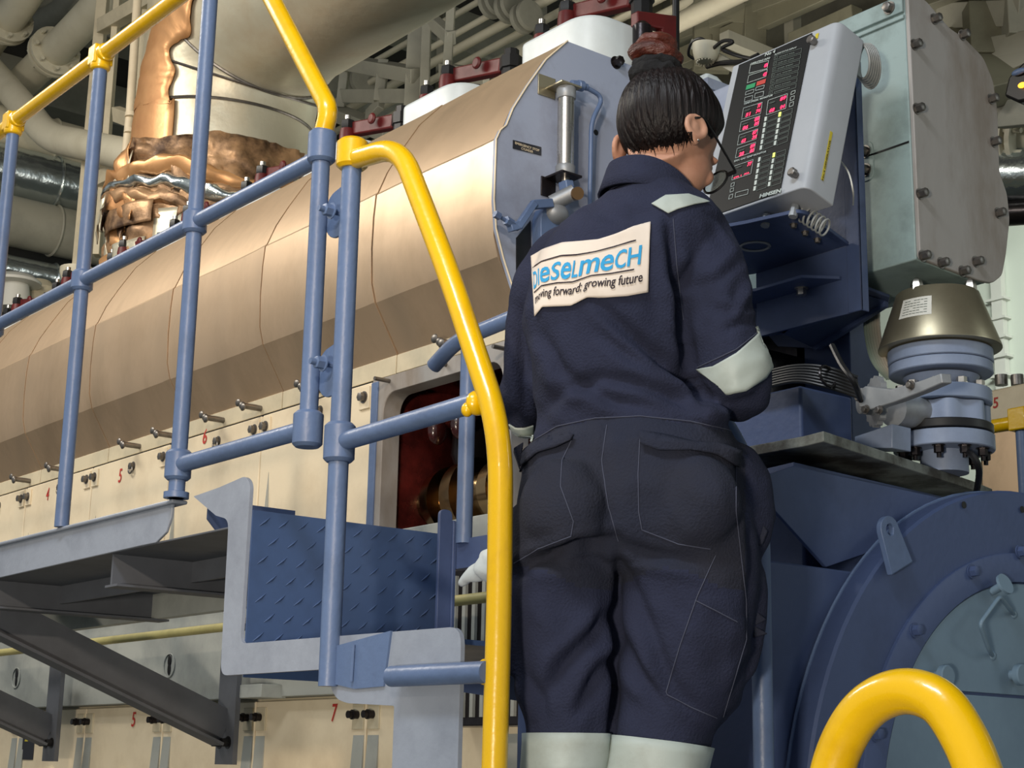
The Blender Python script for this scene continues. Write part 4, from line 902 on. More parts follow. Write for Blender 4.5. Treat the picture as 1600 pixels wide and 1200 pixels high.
# --------------------------------------------------------------- pipes far left
def pipe(name, pts, r, m_, label, fl_=(), grp=None, y=4.2, br=.35):
    ps = [P(a, b, Y=y) if len(p_) == 2 else P(a, b, Y=c[0]) for p_ in pts for a, b, *c in [p_]]
    t = thing(name, label, 'pipe', ps[0], grp); ps = bend(ps, br, 8)
    MB().tube(ps, r, 26).build('pipe_run', m_, t)
    for f_ in fl_:
        i = f_ if f_ >= 0 else len(ps)+f_; d = (ps[min(i+1, len(ps)-1)]-ps[max(i-1, 0)]).normalized()
        for o_ in (-.035, .01): MB().lathe(ps[i]+d*o_, d, [(0, r*1.55), (.022, r*1.55)], 28).build('pipe_flange', m_, t)
        for k in range(8):
            u, v, a_ = frame(d); q = 2*math.pi*k/8; c = ps[i]+(u*math.cos(q)+v*math.sin(q))*r*1.3
            MB().cyl(c-a_*.07, c+a_*.07, r*.13, n=6).build('flange_bolt', m_, t)
    return t
pipe('elbow_pipe', [(-30, 260), (-40, 90), (30, 10), (70, -60)], .105, PIPEW, 'thick cream elbow pipe in the top left corner', (10,), y=3.35)
pipe('flanged_pipe', [(200, -40), (112, 55), (55, 110), (-40, 200)], .105, PIPEW, 'cream pipe with bolted flange right of the corner elbow', (9, ), y=3.6)
pipe('dark_pipe', [(150, -60), (110, 10), (60, 40), (-40, 40)], .09, PIPEG, 'dark shaded pipe behind the two cream pipes at top left', (), y=3.9)
pipe('slanting_pipe', [(-30, 90), (40, 170), (75, 215), (240, 250)], .085, PIPEW, 'pale pipe slanting down below the bolted flange at upper left', (), y=3.3)
for py, r, mm, lb in ((212, .13, PIPEW, 'pale grey horizontal pipe, topmost of the stacked pipes at far left'), (280, .17, FOIL2, 'shiny foil wrapped pipe among the stacked pipes at far left'), (355, .16, PIPEG, 'plain grey green pipe below the foil wrapped pipe at far left'), (430, .09, FOIL2, 'thin foil wrapped pipe, lowest of the stacked pipes at far left')):
    c = P(60, py, X=-9.6); t = thing('horizontal_pipe', lb, 'pipe', c)
    MB().tube([(c.x, c.y-1.2, c.z), (c.x, c.y+.5, c.z), (c.x, c.y+3, c.z)], r, 30).build('pipe_run', mm, t)
    MB().torus((c.x, c.y+.1, c.z), (0, 1, 0), r+.002, .01, 40, 6).build('pipe_band', mm, t)
mu = thing('mushroom_vent', 'white mushroom shaped vent between the two leftmost rail posts', 'vent', P(30, 490, Y=3.3))
c = P(24, 445, Y=3.4)
MB().lathe((c.x, c.y, c.z-.15), (0, 0, 1), [(0, .10), (.12, .085), (.15, .08)], 24).build('vent_stem', LABELW, mu)
MB().lathe((c.x, c.y, c.z), (0, 0, 1), [(0, .085), (.004, .15), (.02, .15), (.05, .11), (.06, .02)], 28).build('vent_cap', LABELW, mu)
MB().lathe(P(60, 452, Y=3.6), (0, 0, 1), [(-.2, .12), (0, .12), (.05, .07)], 24).build('vent_base', CREAM2, mu)
MB().lathe(P(120, 428, Y=3.3), (0, 0, 1), [(-.05, .07), (0, .09), (.03, .09), (.035, .06)], 20).build('upright_foot', PIPEW, sf)
# --------------------------------------------------------------- steelwork behind the duct
fw = thing('background_frame', 'grey steel frame of posts and beams right of the big duct', 'frame', P(650, 170, Y=5))
for p, q, w_ in (((652, 10), (640, 230), .10), ((668, 10), (660, 230), .06), ((706, -10), (698, 120), .055), ((500, 90), (655, 118), .13), ((495, 78), (560, 98), .05), ((672, 30), (706, 60), .06), ((540, 100), (532, 170), .06), ((600, 95), (592, 160), .07), ((536, 150), (640, 150), .06), ((596, 160), (575, 182), .05), ((690, 110), (760, 120), .05), ((510, 170), (610, 210), .12)):
    pbar(MB(), p, q, 4.7, w_*.85, .08).build('frame_member', PIPEG, fw, .004)
G1 = 'thin pipes on the rack behind the engine'
for i, (py, r) in enumerate(((60, .02), (85, .03), (112, .025), (140, .04), (165, .025), (190, .03), (210, .05), (30, .02), (5, .03))):
    c = P(700, py, Y=5.35+.1*(i % 3)); o = MB().cyl((-12, c.y, c.z), (-1.5, c.y, c.z), r, n=12).build('rack_pipe', PIPEW); tag(o, 'long thin cream pipe of the overhead pipe rack', 'pipe', G1)
G2 = 'pipe rack hangers'
for x in (-9, -8, -7, -6, -5, -4, -3): 
    o = MB().box((x-.03, 5.66, 4.2), (x+.03, 5.72, 7.0)).box((x-.03, 5.2, 4.9), (x+.03, 5.9, 4.96)).build('rack_hanger', PIPEG); tag(o, 'pale steel hanger carrying the thin overhead pipes', 'hanger', G2)
for (px, py) in ((770, 5), (795, 12), (560, 130), (505, 128), (820, 28)):
    p = P(px, py, Y=5.3); m = MB().lathe(p-Vector((.03, 0, 0)), (1, 0, 0), [(0, .09), (.03, .09), (.03, .05), (.06, .05), (.06, .09), (.09, .09)], 20); o = m.build('pipe_coupling', PIPEG)
    tag(o, 'round flange coupling on the overhead thin pipes', 'coupling', 'couplings on the overhead pipes')
# steelwork top middle
f2 = thing('ceiling_steelwork', 'pale green grey beams and posts above the worker and panel', 'frame', P(1110, 100, Y=5.5))
for p, q, w_ in (((1112, -20), (1112, 110), .19), ((1020, 10), (1020, 90), .10), ((1180, -20), (1178, 90), .11), ((990, 30), (990, 80), .06), ((1040, 62), (1260, -20), .10), ((1000, 120), (1120, 70), .08), ((1060, 10), (1180, 20), .12), ((1130, 60), (1330, -30), .05), ((1100, 95), (1250, 95), .14), ((1240, 70), (1340, 25), .08)):
    pbar(MB(), p, q, 5.6, w_, .10).build('steel_member', STEELG, f2, .004)
o = MB().prism([P(x, y, Y=6.6) for x, y in ((960, -60), (1400, -60), (1400, 60), (960, 170))], (0, .05, 0)).build('ceiling_panel', mat('ceiling_pale_panel', srgb(84, 82, 68), .7, dirt=srgb(48, 46, 40), damt=.8, dscale=1.6)); tag(o, 'grimy pale ceiling panel above the worker head', 'panel')
MB().cyl(P(1056, -20, Y=3.4), P(1056, 110, Y=3.4), .012, n=12).build('black_conduit', BLACK); tag(bpy.data.objects['black_conduit'], 'upright black conduit behind the worker hair bun', 'conduit')
al = thing('alarm_sounder', 'cream round alarm sounder with black cables above the worker head', 'alarm', P(1100, 80, Y=3.4))
p = P(1102, 82, Y=3.4); up = Vector((0, 0, 1))
MB().lathe(p-up*.03, (.1, 0, 1), [(0, .030), (.01, .036), (.03, .042), (.055, .045), (.06, .03)], 24).build('sounder_body', PIPEW, al)
for k in range(16):
    t = k*math.pi/8; q = p-up*.035+Vector((math.cos(t), math.sin(t), 0))*.026; MB().cyl(q, q+up*.012, .003, n=6).build('sounder_fin', PIPEW, al)
MB().bar(P(1085, 70, Y=3.45), P(1160, 112, Y=3.45), .04, .03).build('sounder_bracket', PIPEG, al)
cable('loop_cable', [P(1112, 72, Y=3.4), P(1095, 60, Y=3.38), P(1080, 68, Y=3.38), P(1076, 85, Y=3.4), P(1085, 92, Y=3.42)], .005, BLACK, 'black cable loop left of the cream alarm sounder')
cable('loop_cable', [P(1112, 78, Y=3.4), P(1130, 64, Y=3.38), P(1145, 66, Y=3.38), P(1128, 76, Y=3.38), P(1150, 86, Y=3.4), P(1175, 92, Y=3.4)], .006, BLACK, 'black cable twisting right of the cream alarm sounder')
cable('trailing_cable', [P(1105, 104, Y=3.45), P(1130, 98, Y=3.42), P(1160, 96, Y=3.42), P(1185, 86, Y=3.42)], .008, BLACK, 'black cable trailing below the alarm sounder to the panel')
# blue grey box just left of the panel
o = MB().box((-2.75, 2.75, 2.7), (-2.35, 2.9, P(1130, 135, Y=2.75).z)).build('junction_box', ENDP, None, .004); tag(o, 'grey junction box between the worker head and control panel', 'box')
# upper right background
ur = thing('upper_right_pipework', 'pale deck beams and pipe brackets in the upper right corner', 'frame', P(1560, 100, Y=5))
for p, q, w_ in (((1440, 10), (1640, -60), .20), ((1470, 25), (1600, 20), .06), ((1540, 10), (1545, 90), .16), ((1545, 80), (1660, 60), .05), ((1580, -20), (1585, 60), .07), ((1555, 105), (1620, 75), .04), ((1560, 180), (1660, 170), .08), ((1480, 60), (1600, 140), .30)):
    pbar(MB(), p, q, 5.0, w_, .10).build('frame_member', PIPEG if w_ < .15 else STEELG, ur, .004)
t = pipe('flanged_pipe', [(1575, 215), (1620, 215), (1700, 210)], .085, PIPEW, 'cream flanged pipe right of the grey air box', (1,), y=5.2)
t = pipe('foil_pipe', [(1555, 275), (1620, 272), (1720, 268)], .11, FOIL2, 'crumpled silver foil pipe right of the grey air box', (), y=5.2)
t = pipe('shaded_pipe', [(1555, 335), (1620, 330), (1720, 325)], .05, DARK, 'dark pipe below the silver foil pipe at right', (), y=5.2)
li = thing('work_light', 'black lamp housing with orange glowing spot, right edge', 'lamp', P(1588, 130, Y=4.6))
MB().prism([P(x, y, Y=4.6) for x, y in ((1575, 120), (1600, 95), (1640, 100), (1640, 150), (1590, 160), (1568, 150))], (0, .15, 0)).build('lamp_housing', BLACK, li, .01)
MB().ell(P(1597, 133, Y=4.59), (.016, .01, .010), 12).build('lamp_spot', mat('orange_glow', (1, .35, .03, 1), .4, emit=2.5), li)
MB().ell(P(1592, 112, Y=4.59), (.03, .01, .012), 12).build('lamp_knob', BLUE, li)
# second engine
s2 = thing('second_engine', 'cream neighbouring engine with red 5 at the right edge', 'engine', P(1600, 790, Y=6.5))
y2 = 6.4
pts = [P(x, y, Y=y2) for x, y in ((1534, 668), (1546, 610), (1660, 585), (1660, 650))]
MB().prism(pts, (0, 1.2, 0)).build('engine_cover', CREAM, s2, .01)
pts = [P(x, y, Y=y2+.05) for x, y in ((1530, 672), (1660, 655), (1660, 860), (1530, 860))]
MB().prism(pts, (0, 1.2, 0)).build('engine_side', STEEL, s2, .02)
q = P(1552, 638, Y=y2); m = MB(); text_on(m, '5', (q.x, q.y, q.z), (1, 0, 0), (0, 0, 1), .05, .03, shear=.1, lift=.002, bold=.02); m.build('painted_number', NUMR, s2)
for px in (1565, 1590): 
    q = P(px, 602, Y=y2+.1); MB().cyl(q, q+Vector((0, 0, .05)), .03, n=12).build('cover_stud', ZINC, s2)
r2 = thing('background_railing', 'yellow topped rail with blue post before the second engine', 'railing', P(1597, 800, Y=5))
MB().cyl(P(1548, 667, Y=5.4), P(1650, 650, Y=5.4), .028, n=16).build('yellow_rail', YEL, r2)
p = P(1597, 658, Y=5.4); MB().cyl(p, (p.x, p.y, 1.5), .028, n=16).build('post', BLUE, r2)
MB().box((p.x-.04, p.y-.04, p.z-.04), (p.x+.04, p.y+.04, p.z+.05)).build('corner_fitting', YEL, r2, .006)
wt = thing('wall_conduit', 'slim cream conduit with clips on the pale wall at right', 'conduit', P(1552, 600, Y=10.9))
a, b = P(1551, 420, Y=10.9), P(1556, 620, Y=10.9)
MB().box((a.x-.05, 10.93, b.z-.1), (a.x+.05, 10.99, a.z+.1)).build('conduit', LABELW, wt)
for k in range(6): MB().box((a.x-.09, 10.9, b.z+k*.16), (a.x+.09, 10.99, b.z+k*.16+.02)).build('conduit_clip', LABELW, wt)
# ================================================================ the worker
RV = Vector((right[0], right[1], 0)).normalized(); FV = Vector((fwd[0], fwd[1], 0)).normalized(); UP = Vector((0, 0, 1))
D0 = 2.54; KX = D0/2605.
def W(px, py, e=0.):
    return Pn(px, py, FV*(D0+e)+Vector((0, 0, 1.5)), FV)
def proj(v):
    c = (np.array(v)-EYE)@RW; return 800+FPX*c[..., 0]/c[..., 2], 600+FPX*c[..., 1]/c[..., 2]
def superring(mb, c, u, v, n=40, ex=2.3):
    out = []
    for i in range(n):
        t = 2*math.pi*i/n; a, b = math.cos(t), math.sin(t)
        out.append(mb.bm.verts.new(c+u*math.copysign(abs(a)**(2/ex), a)+v*math.copysign(abs(b)**(2/ex), b)))
    return out
def loft(mb, secs, yaw, k=1., ex=2.3, tilt=0.):
    U = (RV*math.cos(yaw)-FV*math.sin(yaw)); V = (FV*math.cos(yaw)+RV*math.sin(yaw))
    rings = []
    for (y, xl, xr, hd, e) in secs:
        c = W((xl+xr)/2, y, e); hw = (xr-xl)/2*KX
        rings.append(superring(mb, c, U*hw*k, V*hd*.001*k, ex=ex))
    mb.skin(rings)
def limb(mb, pts, k=1., n=28):
    cs = [W(x, y, e) for x, y, e, r in pts]; rs = [r*KX*k for *_, r in pts]
    cc = catmull(cs, 4); rr = [x for i in range(len(rs)-1) for x in [rs[i]+(rs[i+1]-rs[i])*j/4 for j in range(4)]]+[rs[-1]]
    mb.tube(cc, rr, n); mb.ell(cs[0], (rs[0],)*3, 20); mb.ell(cs[-1], (rs[-1],)*3, 20)
YAW = math.radians(14)
torso = [(296, 975, 1075, 62, -.005), (312, 936, 1100, 74, -.01), (332, 896, 1128, 88, -.01), (355, 866, 1146, 98, -.01), (385, 842, 1140, 106, -.01), (430, 824, 1104, 112, -.01), (500, 808, 1084, 116, -.01), (580, 820, 1090, 112, 0), (640, 834, 1118, 108, 0), (675, 832, 1146, 112, 0), (720, 814, 1164, 124, -.01), (780, 803, 1172, 134, -.015), (840, 800, 1180, 130, -.01), (885, 802, 1186, 112, 0)]
lleg = [(800, 803, 965, 112, -.01), (850, 800, 967, 116, -.008), (900, 799, 966, 108, 0), (1000, 804, 966, 96, 0), (1080, 808, 960, 88, .01), (1140, 820, 956, 80, .015), (1200, 822, 950, 74, .015), (1300, 826, 946, 72, .0), (1420, 838, 935, 60, -.01), (1570, 846, 928, 55, -.01)]
rleg = [(800, 970, 1178, 114, -.02), (850, 968, 1184, 120, -.02), (900, 968, 1184, 112, -.02), (1000, 971, 1178, 104, -.02), (1060, 972, 1166, 96, -.01), (1100, 968, 1150, 90, 0), (1145, 955, 1112, 82, 0), (1200, 950, 1098, 76, 0), (1300, 955, 1095, 72, 0), (1420, 968, 1080, 60, -.01), (1570, 975, 1072, 55, -.01)]
rarm = [(1092, 372, -.03, 54), (1112, 420, -.045, 57), (1120, 480, -.055, 56), (1132, 540, -.06, 58), (1148, 590, -.055, 58), (1156, 612, -.01, 46), (1152, 600, .10, 44), (1120, 572, .20, 37), (1080, 545, .29, 33)]
larm = [(880, 396, .03, 46), (845, 450, .06, 46), (828, 520, .09, 40), (822, 590, .10, 37), (820, 630, .11, 38), (830, 650, .16, 37), (880, 615, .25, 32), (930, 590, .31, 30)]
def evaluated(mb, voxel, smooth_it, name, mt):
    o = mb.build(name, mt); r = o.modifiers.new('r', 'REMESH'); r.mode = 'VOXEL'; r.voxel_size = voxel
    if smooth_it: s = o.modifiers.new('s', 'SMOOTH'); s.factor = .5; s.iterations = smooth_it
    bpy.context.view_layer.update()
    me = bpy.data.meshes.new_from_object(o.evaluated_get(bpy.context.evaluated_depsgraph_get()))
    old = o.data; o.modifiers.clear(); o.data = me; bpy.data.meshes.remove(old)
    for p in me.polygons: p.use_smooth = True
    if not me.materials: me.materials.append(mt)
    return o
def coords(me):
    a = np.empty(len(me.vertices)*3); me.vertices.foreach_get('co', a); return a.reshape(-1, 3)
def normals(me):
    a = np.empty(len(me.vertices)*3); me.vertices.foreach_get('normal', a); return a.reshape(-1, 3)
pw = thing('person', 'person in navy coverall with bun and glasses, seen from behind at the panel', 'person', W(960, 1560, 0))
# ---- coverall
m = MB(); loft(m, torso, YAW); loft(m, lleg, YAW); loft(m, rleg, YAW); limb(m, rarm); limb(m, larm)
# seat, cargo pocket, waist blouse
m.ell(W(880, 790, -.10), (.075, .06, .075), 20); m.ell(W(1075, 790, -.10), (.088, .062, .08), 20)
m.ell(W(1150, 790, -.02), (.035, .08, .10), 16)
m.ell(W(1160, 955, -.02), (.022, .05, .11), 16); m.ell(W(815, 960, -.02), (.018, .06, .10), 16)
m.ell(W(1080, 655, -.06), (.075, .05, .03), 16); m.ell(W(967, 862, -.045), (.03, .07, .035), 16)
ca_ = evaluated(m, .0065, 7, 'coverall', NAVY)
me = ca_.data; co = coords(me); nr = normals(me)
x2, y2_ = proj(co); view = co-EYE; view /= np.linalg.norm(view, axis=1)[:, None]; facing = np.clip(-(nr*view).sum(1)*2.2+.3, 0, 1)
def segdist(poly):
    d = np.full(len(x2), 1e9); side = np.zeros(len(x2)); ed = np.zeros(len(x2))
    L = 0; tot = sum(math.dist(a, b) for a, b in zip(poly, poly[1:])); tp = np.zeros(len(x2))
    for (ax, ay), (bx, by) in zip(poly, poly[1:]):
        vx, vy = bx-ax, by-ay; l2 = vx*vx+vy*vy; t = np.clip(((x2-ax)*vx+(y2_-ay)*vy)/l2, 0, 1)
        qx, qy = x2-ax-t*vx, y2_-ay-t*vy; dd = np.hypot(qx, qy); k = dd < d
        d = np.where(k, dd, d); side = np.where(k, np.sign(vx*qy-vy*qx), side); tp = np.where(k, (L+t*math.sqrt(l2))/tot, tp); L += math.sqrt(l2)
    return d, side, tp
disp = np.zeros(len(x2))
def fold(poly, amp, wd, taper=True):
    global disp
    d, s, t = segdist(poly); a = amp*.001*np.exp(-(d/wd)**2)
    if taper: a *= np.sin(np.clip(t, 0, 1)*math.pi*.94+.1)**.6
    # a groove has a soft ridge at one side
    a += -amp*.001*.55*np.exp(-((d-wd*1.9)/(wd*1.1))**2)*(s > 0)*(np.sin(np.clip(t, 0, 1)*math.pi)**.6 if taper else 1)
    disp += a*facing
for f_ in (([(1046, 345), (1052, 420), (1062, 500), (1074, 560), (1088, 600)], -12, 9), ([(860, 560), (905, 600), (960, 625), (1040, 640)], -6, 9), ([(930, 470), (985, 520), (1040, 565), (1090, 610), (1140, 640)], -10, 9), ([(935, 520), (990, 560), (1060, 600)], -5, 8),
           ([(845, 650), (880, 610), (940, 590), (1000, 600), (1070, 625), (1130, 655)], -7, 9), ([(845, 520), (870, 560), (880, 600)], -5, 8), ([(812, 480), (816, 560), (822, 640)], -8, 7), ([(1085, 400), (1062, 460), (1066, 520)], -6, 8),
           ([(1165, 400), (1120, 440), (1080, 450)], -4, 7), ([(1190, 470), (1150, 490), (1110, 480)], -4, 6), ([(1195, 505), (1160, 500), (1130, 520)], -5, 6), ([(1100, 330), (1130, 345), (1160, 380)], -3, 6), ([(905, 320), (960, 340), (1040, 330)], -3, 10), ([(1180, 430), (1165, 455), (1150, 500)], 4, 6),
           ([(1040, 560), (1080, 590), (1100, 630)], -8, 8), ([(1200, 590), (1180, 620), (1140, 630)], -4, 8),
           ([(966, 840), (900, 852), (830, 880), (803, 905)], -10, 8), ([(968, 848), (1020, 866), (1100, 880)], -7, 9), ([(968, 852), (990, 920), (1020, 1000), (1050, 1070), (1090, 1110)], -6, 10), ([(965, 940), (930, 990), (880, 1040), (850, 1090)], -7, 10), ([(960, 1010), (930, 1060), (900, 1120)], -7, 9),
           ([(975, 990), (1000, 1050), (1040, 1100)], -7, 9), ([(830, 870), (880, 880), (950, 872)], -4, 8), ([(1150, 700), (1165, 780), (1175, 860), (1168, 960)], -5, 6), ([(1175, 960), (1180, 1020), (1140, 1090)], -5, 8), ([(820, 1050), (845, 1090), (850, 1130)], -5, 8), ([(966, 860), (962, 1000), (952, 1190)], -9, 7)):
    fold(f_[0], f_[1]*1.9, f_[2]*1.15)
# crisp garment edges: waist seam, centre seam, pockets
def crease(poly, amp, wd): 
    global disp
    d, s, t = segdist(poly); disp += amp*.001*np.exp(-(d/wd)**2)*facing
def step_(poly, amp, wd):
    """inside edge raised on the left hand side of the line"""
    global disp
    d, s, t = segdist(poly); disp += amp*.001*np.exp(-(d/wd))*(s > 0)*facing
crease([(832, 690), (870, 668), (930, 655), (1000, 652), (1080, 660), (1150, 676)], -5, 4)
crease([(948, 660), (940, 720), (950, 790), (966, 848)], -4, 4)
step_([(812, 720), (850, 695), (895, 682)], 9, 14); step_([(1000, 684), (1040, 690), (1080, 698), (1120, 700), (1160, 718)], 9, 14)
nz = np.array([noise.noise(Vector(p)*9)*.005+(1-abs(noise.noise(Vector((p[0]*14+p[2]*9, p[1]*14, p[2]*10)))*2.2))*.0040+noise.noise(Vector((p[0]*30, p[1]*30, p[2]*18)))*.0022 for p in co])
co2 = co+nr*(disp+nz)[:, None]
me.vertices.foreach_set('co', co2.ravel()); me.update()
ca_.modifiers.new('s', 'SMOOTH').iterations = 1
# darker, worn seat of the trousers: second material below the waist seam at the back
me.materials.append(NAVYW)
cen = np.array([sum((co2[v] for v in p.vertices), np.zeros(3))/len(p.vertices) for p in me.polygons])
px_, py_ = proj(cen); wl_ = np.interp(px_, [830, 870, 930, 1000, 1080, 1150], [690, 668, 655, 652, 660, 676])
dd_ = (cen-EYE)@RW
mi = ((py_ > wl_) & (py_ < 905+18*np.sin(px_/35)) & (px_ < 1165)).astype(int)
me.polygons.foreach_set('material_index', mi); attach(ca_, pw)
bpy.context.view_layer.update()
bm_ = bmesh.new(); bm_.from_mesh(me); bvh = BVHTree.FromBMesh(bm_)
def surf(px, py, off=.003):
    d = Vector(ray(px, py)).normalized(); h, n_, i, _ = bvh.ray_cast(Vector(EYE)+d*1.2, d)
    k_ = 0
    while h is None and k_ < 14:
        k_ += 1; px += 2.5 if px < 1000 else -2.5; d = Vector(ray(px, py)).normalized(); h, n_, i, _ = bvh.ray_cast(Vector(EYE)+d*1.2, d)
    if h is None: return W(px, py, -.1)
    if n_.dot(d) > 0: n_ = -n_
    return h+n_*off*.4-d*off*.6
def sheet(name, mt, grid, off, nu, nv, parent, thick=.002):
    """cloth laid on the coverall; grid(u,v)->pixel"""
    m = MB(); g = [[m.bm.verts.new(surf(*grid(i/nu, j/nv), off)) for j in range(nv+1)] for i in range(nu+1)]
    for i in range(nu):
        for j in range(nv): m.bm.faces.new((g[i][j], g[i+1][j], g[i+1][j+1], g[i][j+1]))
    o = m.build(name, mt, parent, ang=70); s = o.modifiers.new('t', 'SOLIDIFY'); s.thickness = thick; s.offset = 0
    return o
def lerpc(pts, t):
    pts = [np.array(p, float) for p in pts]; k = t*(len(pts)-1); i = min(int(k), len(pts)-2); return pts[i]+(pts[i+1]-pts[i])*(k-i)
def ruled(top, bot): return lambda u, v: tuple(lerpc(bot, u)*(1-v)+lerpc(top, u)*v)
# back patch
ptop = [(831, 401), (848, 391), (880, 380), (905, 378), (935, 375), (962, 366), (990, 355), (1017, 348)]
pbot = [(837, 494), (848, 480), (868, 479), (893, 478), (918, 465), (950, 465), (980, 463), (1012, 457)]
pg = ruled(ptop, pbot)
sheet('back_patch', PATCH, pg, .005, 60, 26, ca_)
def patch_text(mb, s, u0, u1, v0, v1, bold, shear=0., off=.0082):
    v, fs, a, b = text_geo(s, bold, shear); ys = [q[1] for q in v]; y0_, y1_ = 0., .7
    vs = [mb.bm.verts.new(surf(*pg(u0+(u1-u0)*(x-a)/(b-a), v0+(v1-v0)*(y-y0_)/(y1_-y0_)), off)) for x, y in v]
    for f in fs:
        try: mb.bm.faces.new([vs[i] for i in f])
        except ValueError: pass
m = MB()
word = 'DIeSeLMeCH'; us = [.02, .095, .125, .225, .31, .40, .50, .645, .745, .84, .945]; us = [.015, .085, .118, .218, .30, .395, .455, .625, .735, .83, .945]
for ch, a, b in zip(word, us, us[1:]):
    low = ch in 'e'; patch_text(m, 'm' if ch == 'M' else ch, a+.004, b-.006, .43, (.70 if ch not in 'eM' else .80), .015, .05)
m.build('blue_lettering', CYAN, ca_, smooth=False)
m = MB()
patch_text(m, 'moving forward; growing future', .03, .955, .17, .31, .012, .08)
for v0 in (.775, .355):
    n_ = 50; a = [m.bm.verts.new(surf(*pg(.02+.87*i/n_, v0), .0082)) for i in range(n_+1)]; b = [m.bm.verts.new(surf(*pg(.02+.87*i/n_, v0+.022), .0082)) for i in range(n_+1)]
    for i in range(n_): m.bm.faces.new((a[i], a[i+1], b[i+1], b[i]))
m.build('black_lettering', INK, ca_, smooth=False)
# reflective tapes
sheet('shoulder_tape', REFL, ruled([(1018, 319), (1040, 306), (1075, 304), (1104, 314)], [(1044, 334), (1060, 327), (1085, 320), (1108, 316)]), .004, 24, 12, ca_)
def ringtape(name, c0, axis, r0, half, mt, extra=.004, n=72, rmul=1.):
    """tape all the way round a limb, cast inwards on to the cloth"""
    u, v, a = frame(axis); m = MB(); rows = []
    for j in range(5):
        h = -half+2*half*j/4; row = []
        for i in range(n):
            t = 2*math.pi*i/n; d = u*math.cos(t)+v*math.sin(t); o = Vector(c0)+a*h
            hit, nn, ii, dist = bvh.ray_cast(o, d, .13)
            r = dist+extra if hit is not None else r0
            row.append(r)
        rows.append(row)
    A = np.array(rows)
    med = np.median(A); A = np.clip(A, med*.5, med*1.6)
    for _ in range(2): A = (A+np.roll(A, 1, 1)+np.roll(A, -1, 1))/3+.0004
    g = [[m.bm.verts.new(Vector(c0)+a*(-half+2*half*j/4)+(u*math.cos(2*math.pi*i/n)+v*math.sin(2*math.pi*i/n))*A[j][i]) for i in range(n)] for j in range(5)]
    for j in range(4):
        for i in range(n): m.bm.faces.new((g[j][i], g[j][(i+1) % n], g[j+1][(i+1) % n], g[j+1][i]))
    o = m.build(name, mt, ca_, ang=70); s = o.modifiers.new('t', 'SOLIDIFY'); s.thickness = .002; s.offset = 1; return o
sheet('sleeve_tape', REFL, ruled([(1089, 577), (1115, 572), (1150, 552), (1180, 525), (1190, 514), (1197, 511)], [(1120, 600), (1136, 616), (1165, 610), (1195, 590), (1212, 565), (1214, 553)]), .0045, 40, 16, ca_, .003)
sheet('cuff_tape', REFL, ruled([(796, 662), (806, 668), (820, 668), (833, 664)], [(802, 676), (810, 690), (822, 692), (834, 684)]), .004, 16, 10, ca_, .003)
ringtape('knee_tape', W(886, 1180, .015), (W(886, 1100)-W(886, 1200)), .07, .032, REFL)
ringtape('knee_tape', W(1030, 1192, 0), (W(1040, 1100)-W(1030, 1200)), .08, .032, REFL)
# stitched seams as thin cords
def stitch(poly, r=.0008):
    ps = [surf(*lerpc(poly, t), .001) for t in np.linspace(0, 1, max(8, int(sum(math.dist(a, b) for a, b in zip(poly, poly[1:]))/7)))]
    return MB().tube(ps, r, 5).build('stitched_seam', STITCH, ca_)
for pl_ in ([(895, 684), (878, 720), (876, 760), (896, 815), (892, 838), (840, 858), (803, 880)], [(1000, 684), (997, 740), (998, 800), (1003, 828), (1060, 850), (1110, 858)], [(948, 664), (940, 720), (950, 790), (966, 846)], [(834, 688), (870, 666), (930, 653), (1000, 650), (1080, 658), (1150, 674)],
            [(1118, 868), (1090, 930), (1062, 1010), (1040, 1084), (1080, 1105), (1120, 1122)], [(1086, 938), (1120, 955), (1152, 972)], [(1150, 700), (1150, 800), (1166, 940), (1166, 1000), (1130, 1120)], [(848, 398), (1010, 352)][:1]+[(849, 398)], [(1052, 342), (1058, 420), (1068, 500)], [(1090, 574), (1150, 546), (1192, 513)]): stitch(pl_)
# torn pocket flaps as little cloth pieces
sheet('pocket_flap', NAVYW, ruled([(812, 712), (840, 690), (870, 680), (897, 680)], [(806, 738), (840, 708), (868, 700), (893, 688)]), .008, 16, 5, ca_, .004)
sheet('pocket_flap', NAVYW, ruled([(998, 674), (1040, 682), (1080, 692), (1120, 694), (1156, 706)], [(1002, 694), (1030, 704), (1078, 704), (1120, 712), (1152, 730)]), .008, 24, 5, ca_, .004)
for a in ([(1176, 950), (1198, 968), (1178, 978)], [(1176, 976), (1200, 990), (1178, 996)], [(1166, 780), (1200, 830), (1192, 850), (1168, 862)], [(802, 700), (818, 690), (812, 730)]):
    MB().prism([W(x, y, -.03) for x, y in a], FV*.03).build('pocket_corner', NAVYW, ca_, .002)
# collar
m = MB(); rows = []
nc = W(1018, 298, .0)
for j, (dz, k) in enumerate(((-.038, 1.22), (-.015, 1.12), (.008, 1.03), (.016, 1.0), (.012, .95), (-.03, .97))):
    row = []
    for i in range(44):
        t = 2*math.pi*i/44; a, b = math.cos(t)*.072*k, math.sin(t)*.066*k
        z = dz-.012*math.sin(t)-a*.34+.003*math.sin(3*t)       # higher at the left nape, falling to the right
        row.append(m.bm.verts.new(nc+RV*a+FV*b+UP*z))
    rows.append(row)
m.skin(rows, cap=False); o = m.build('collar', NAVY, ca_, ang=80); s = o.modifiers.new('t', 'SOLIDIFY'); s.thickness = .004; s.offset = 0
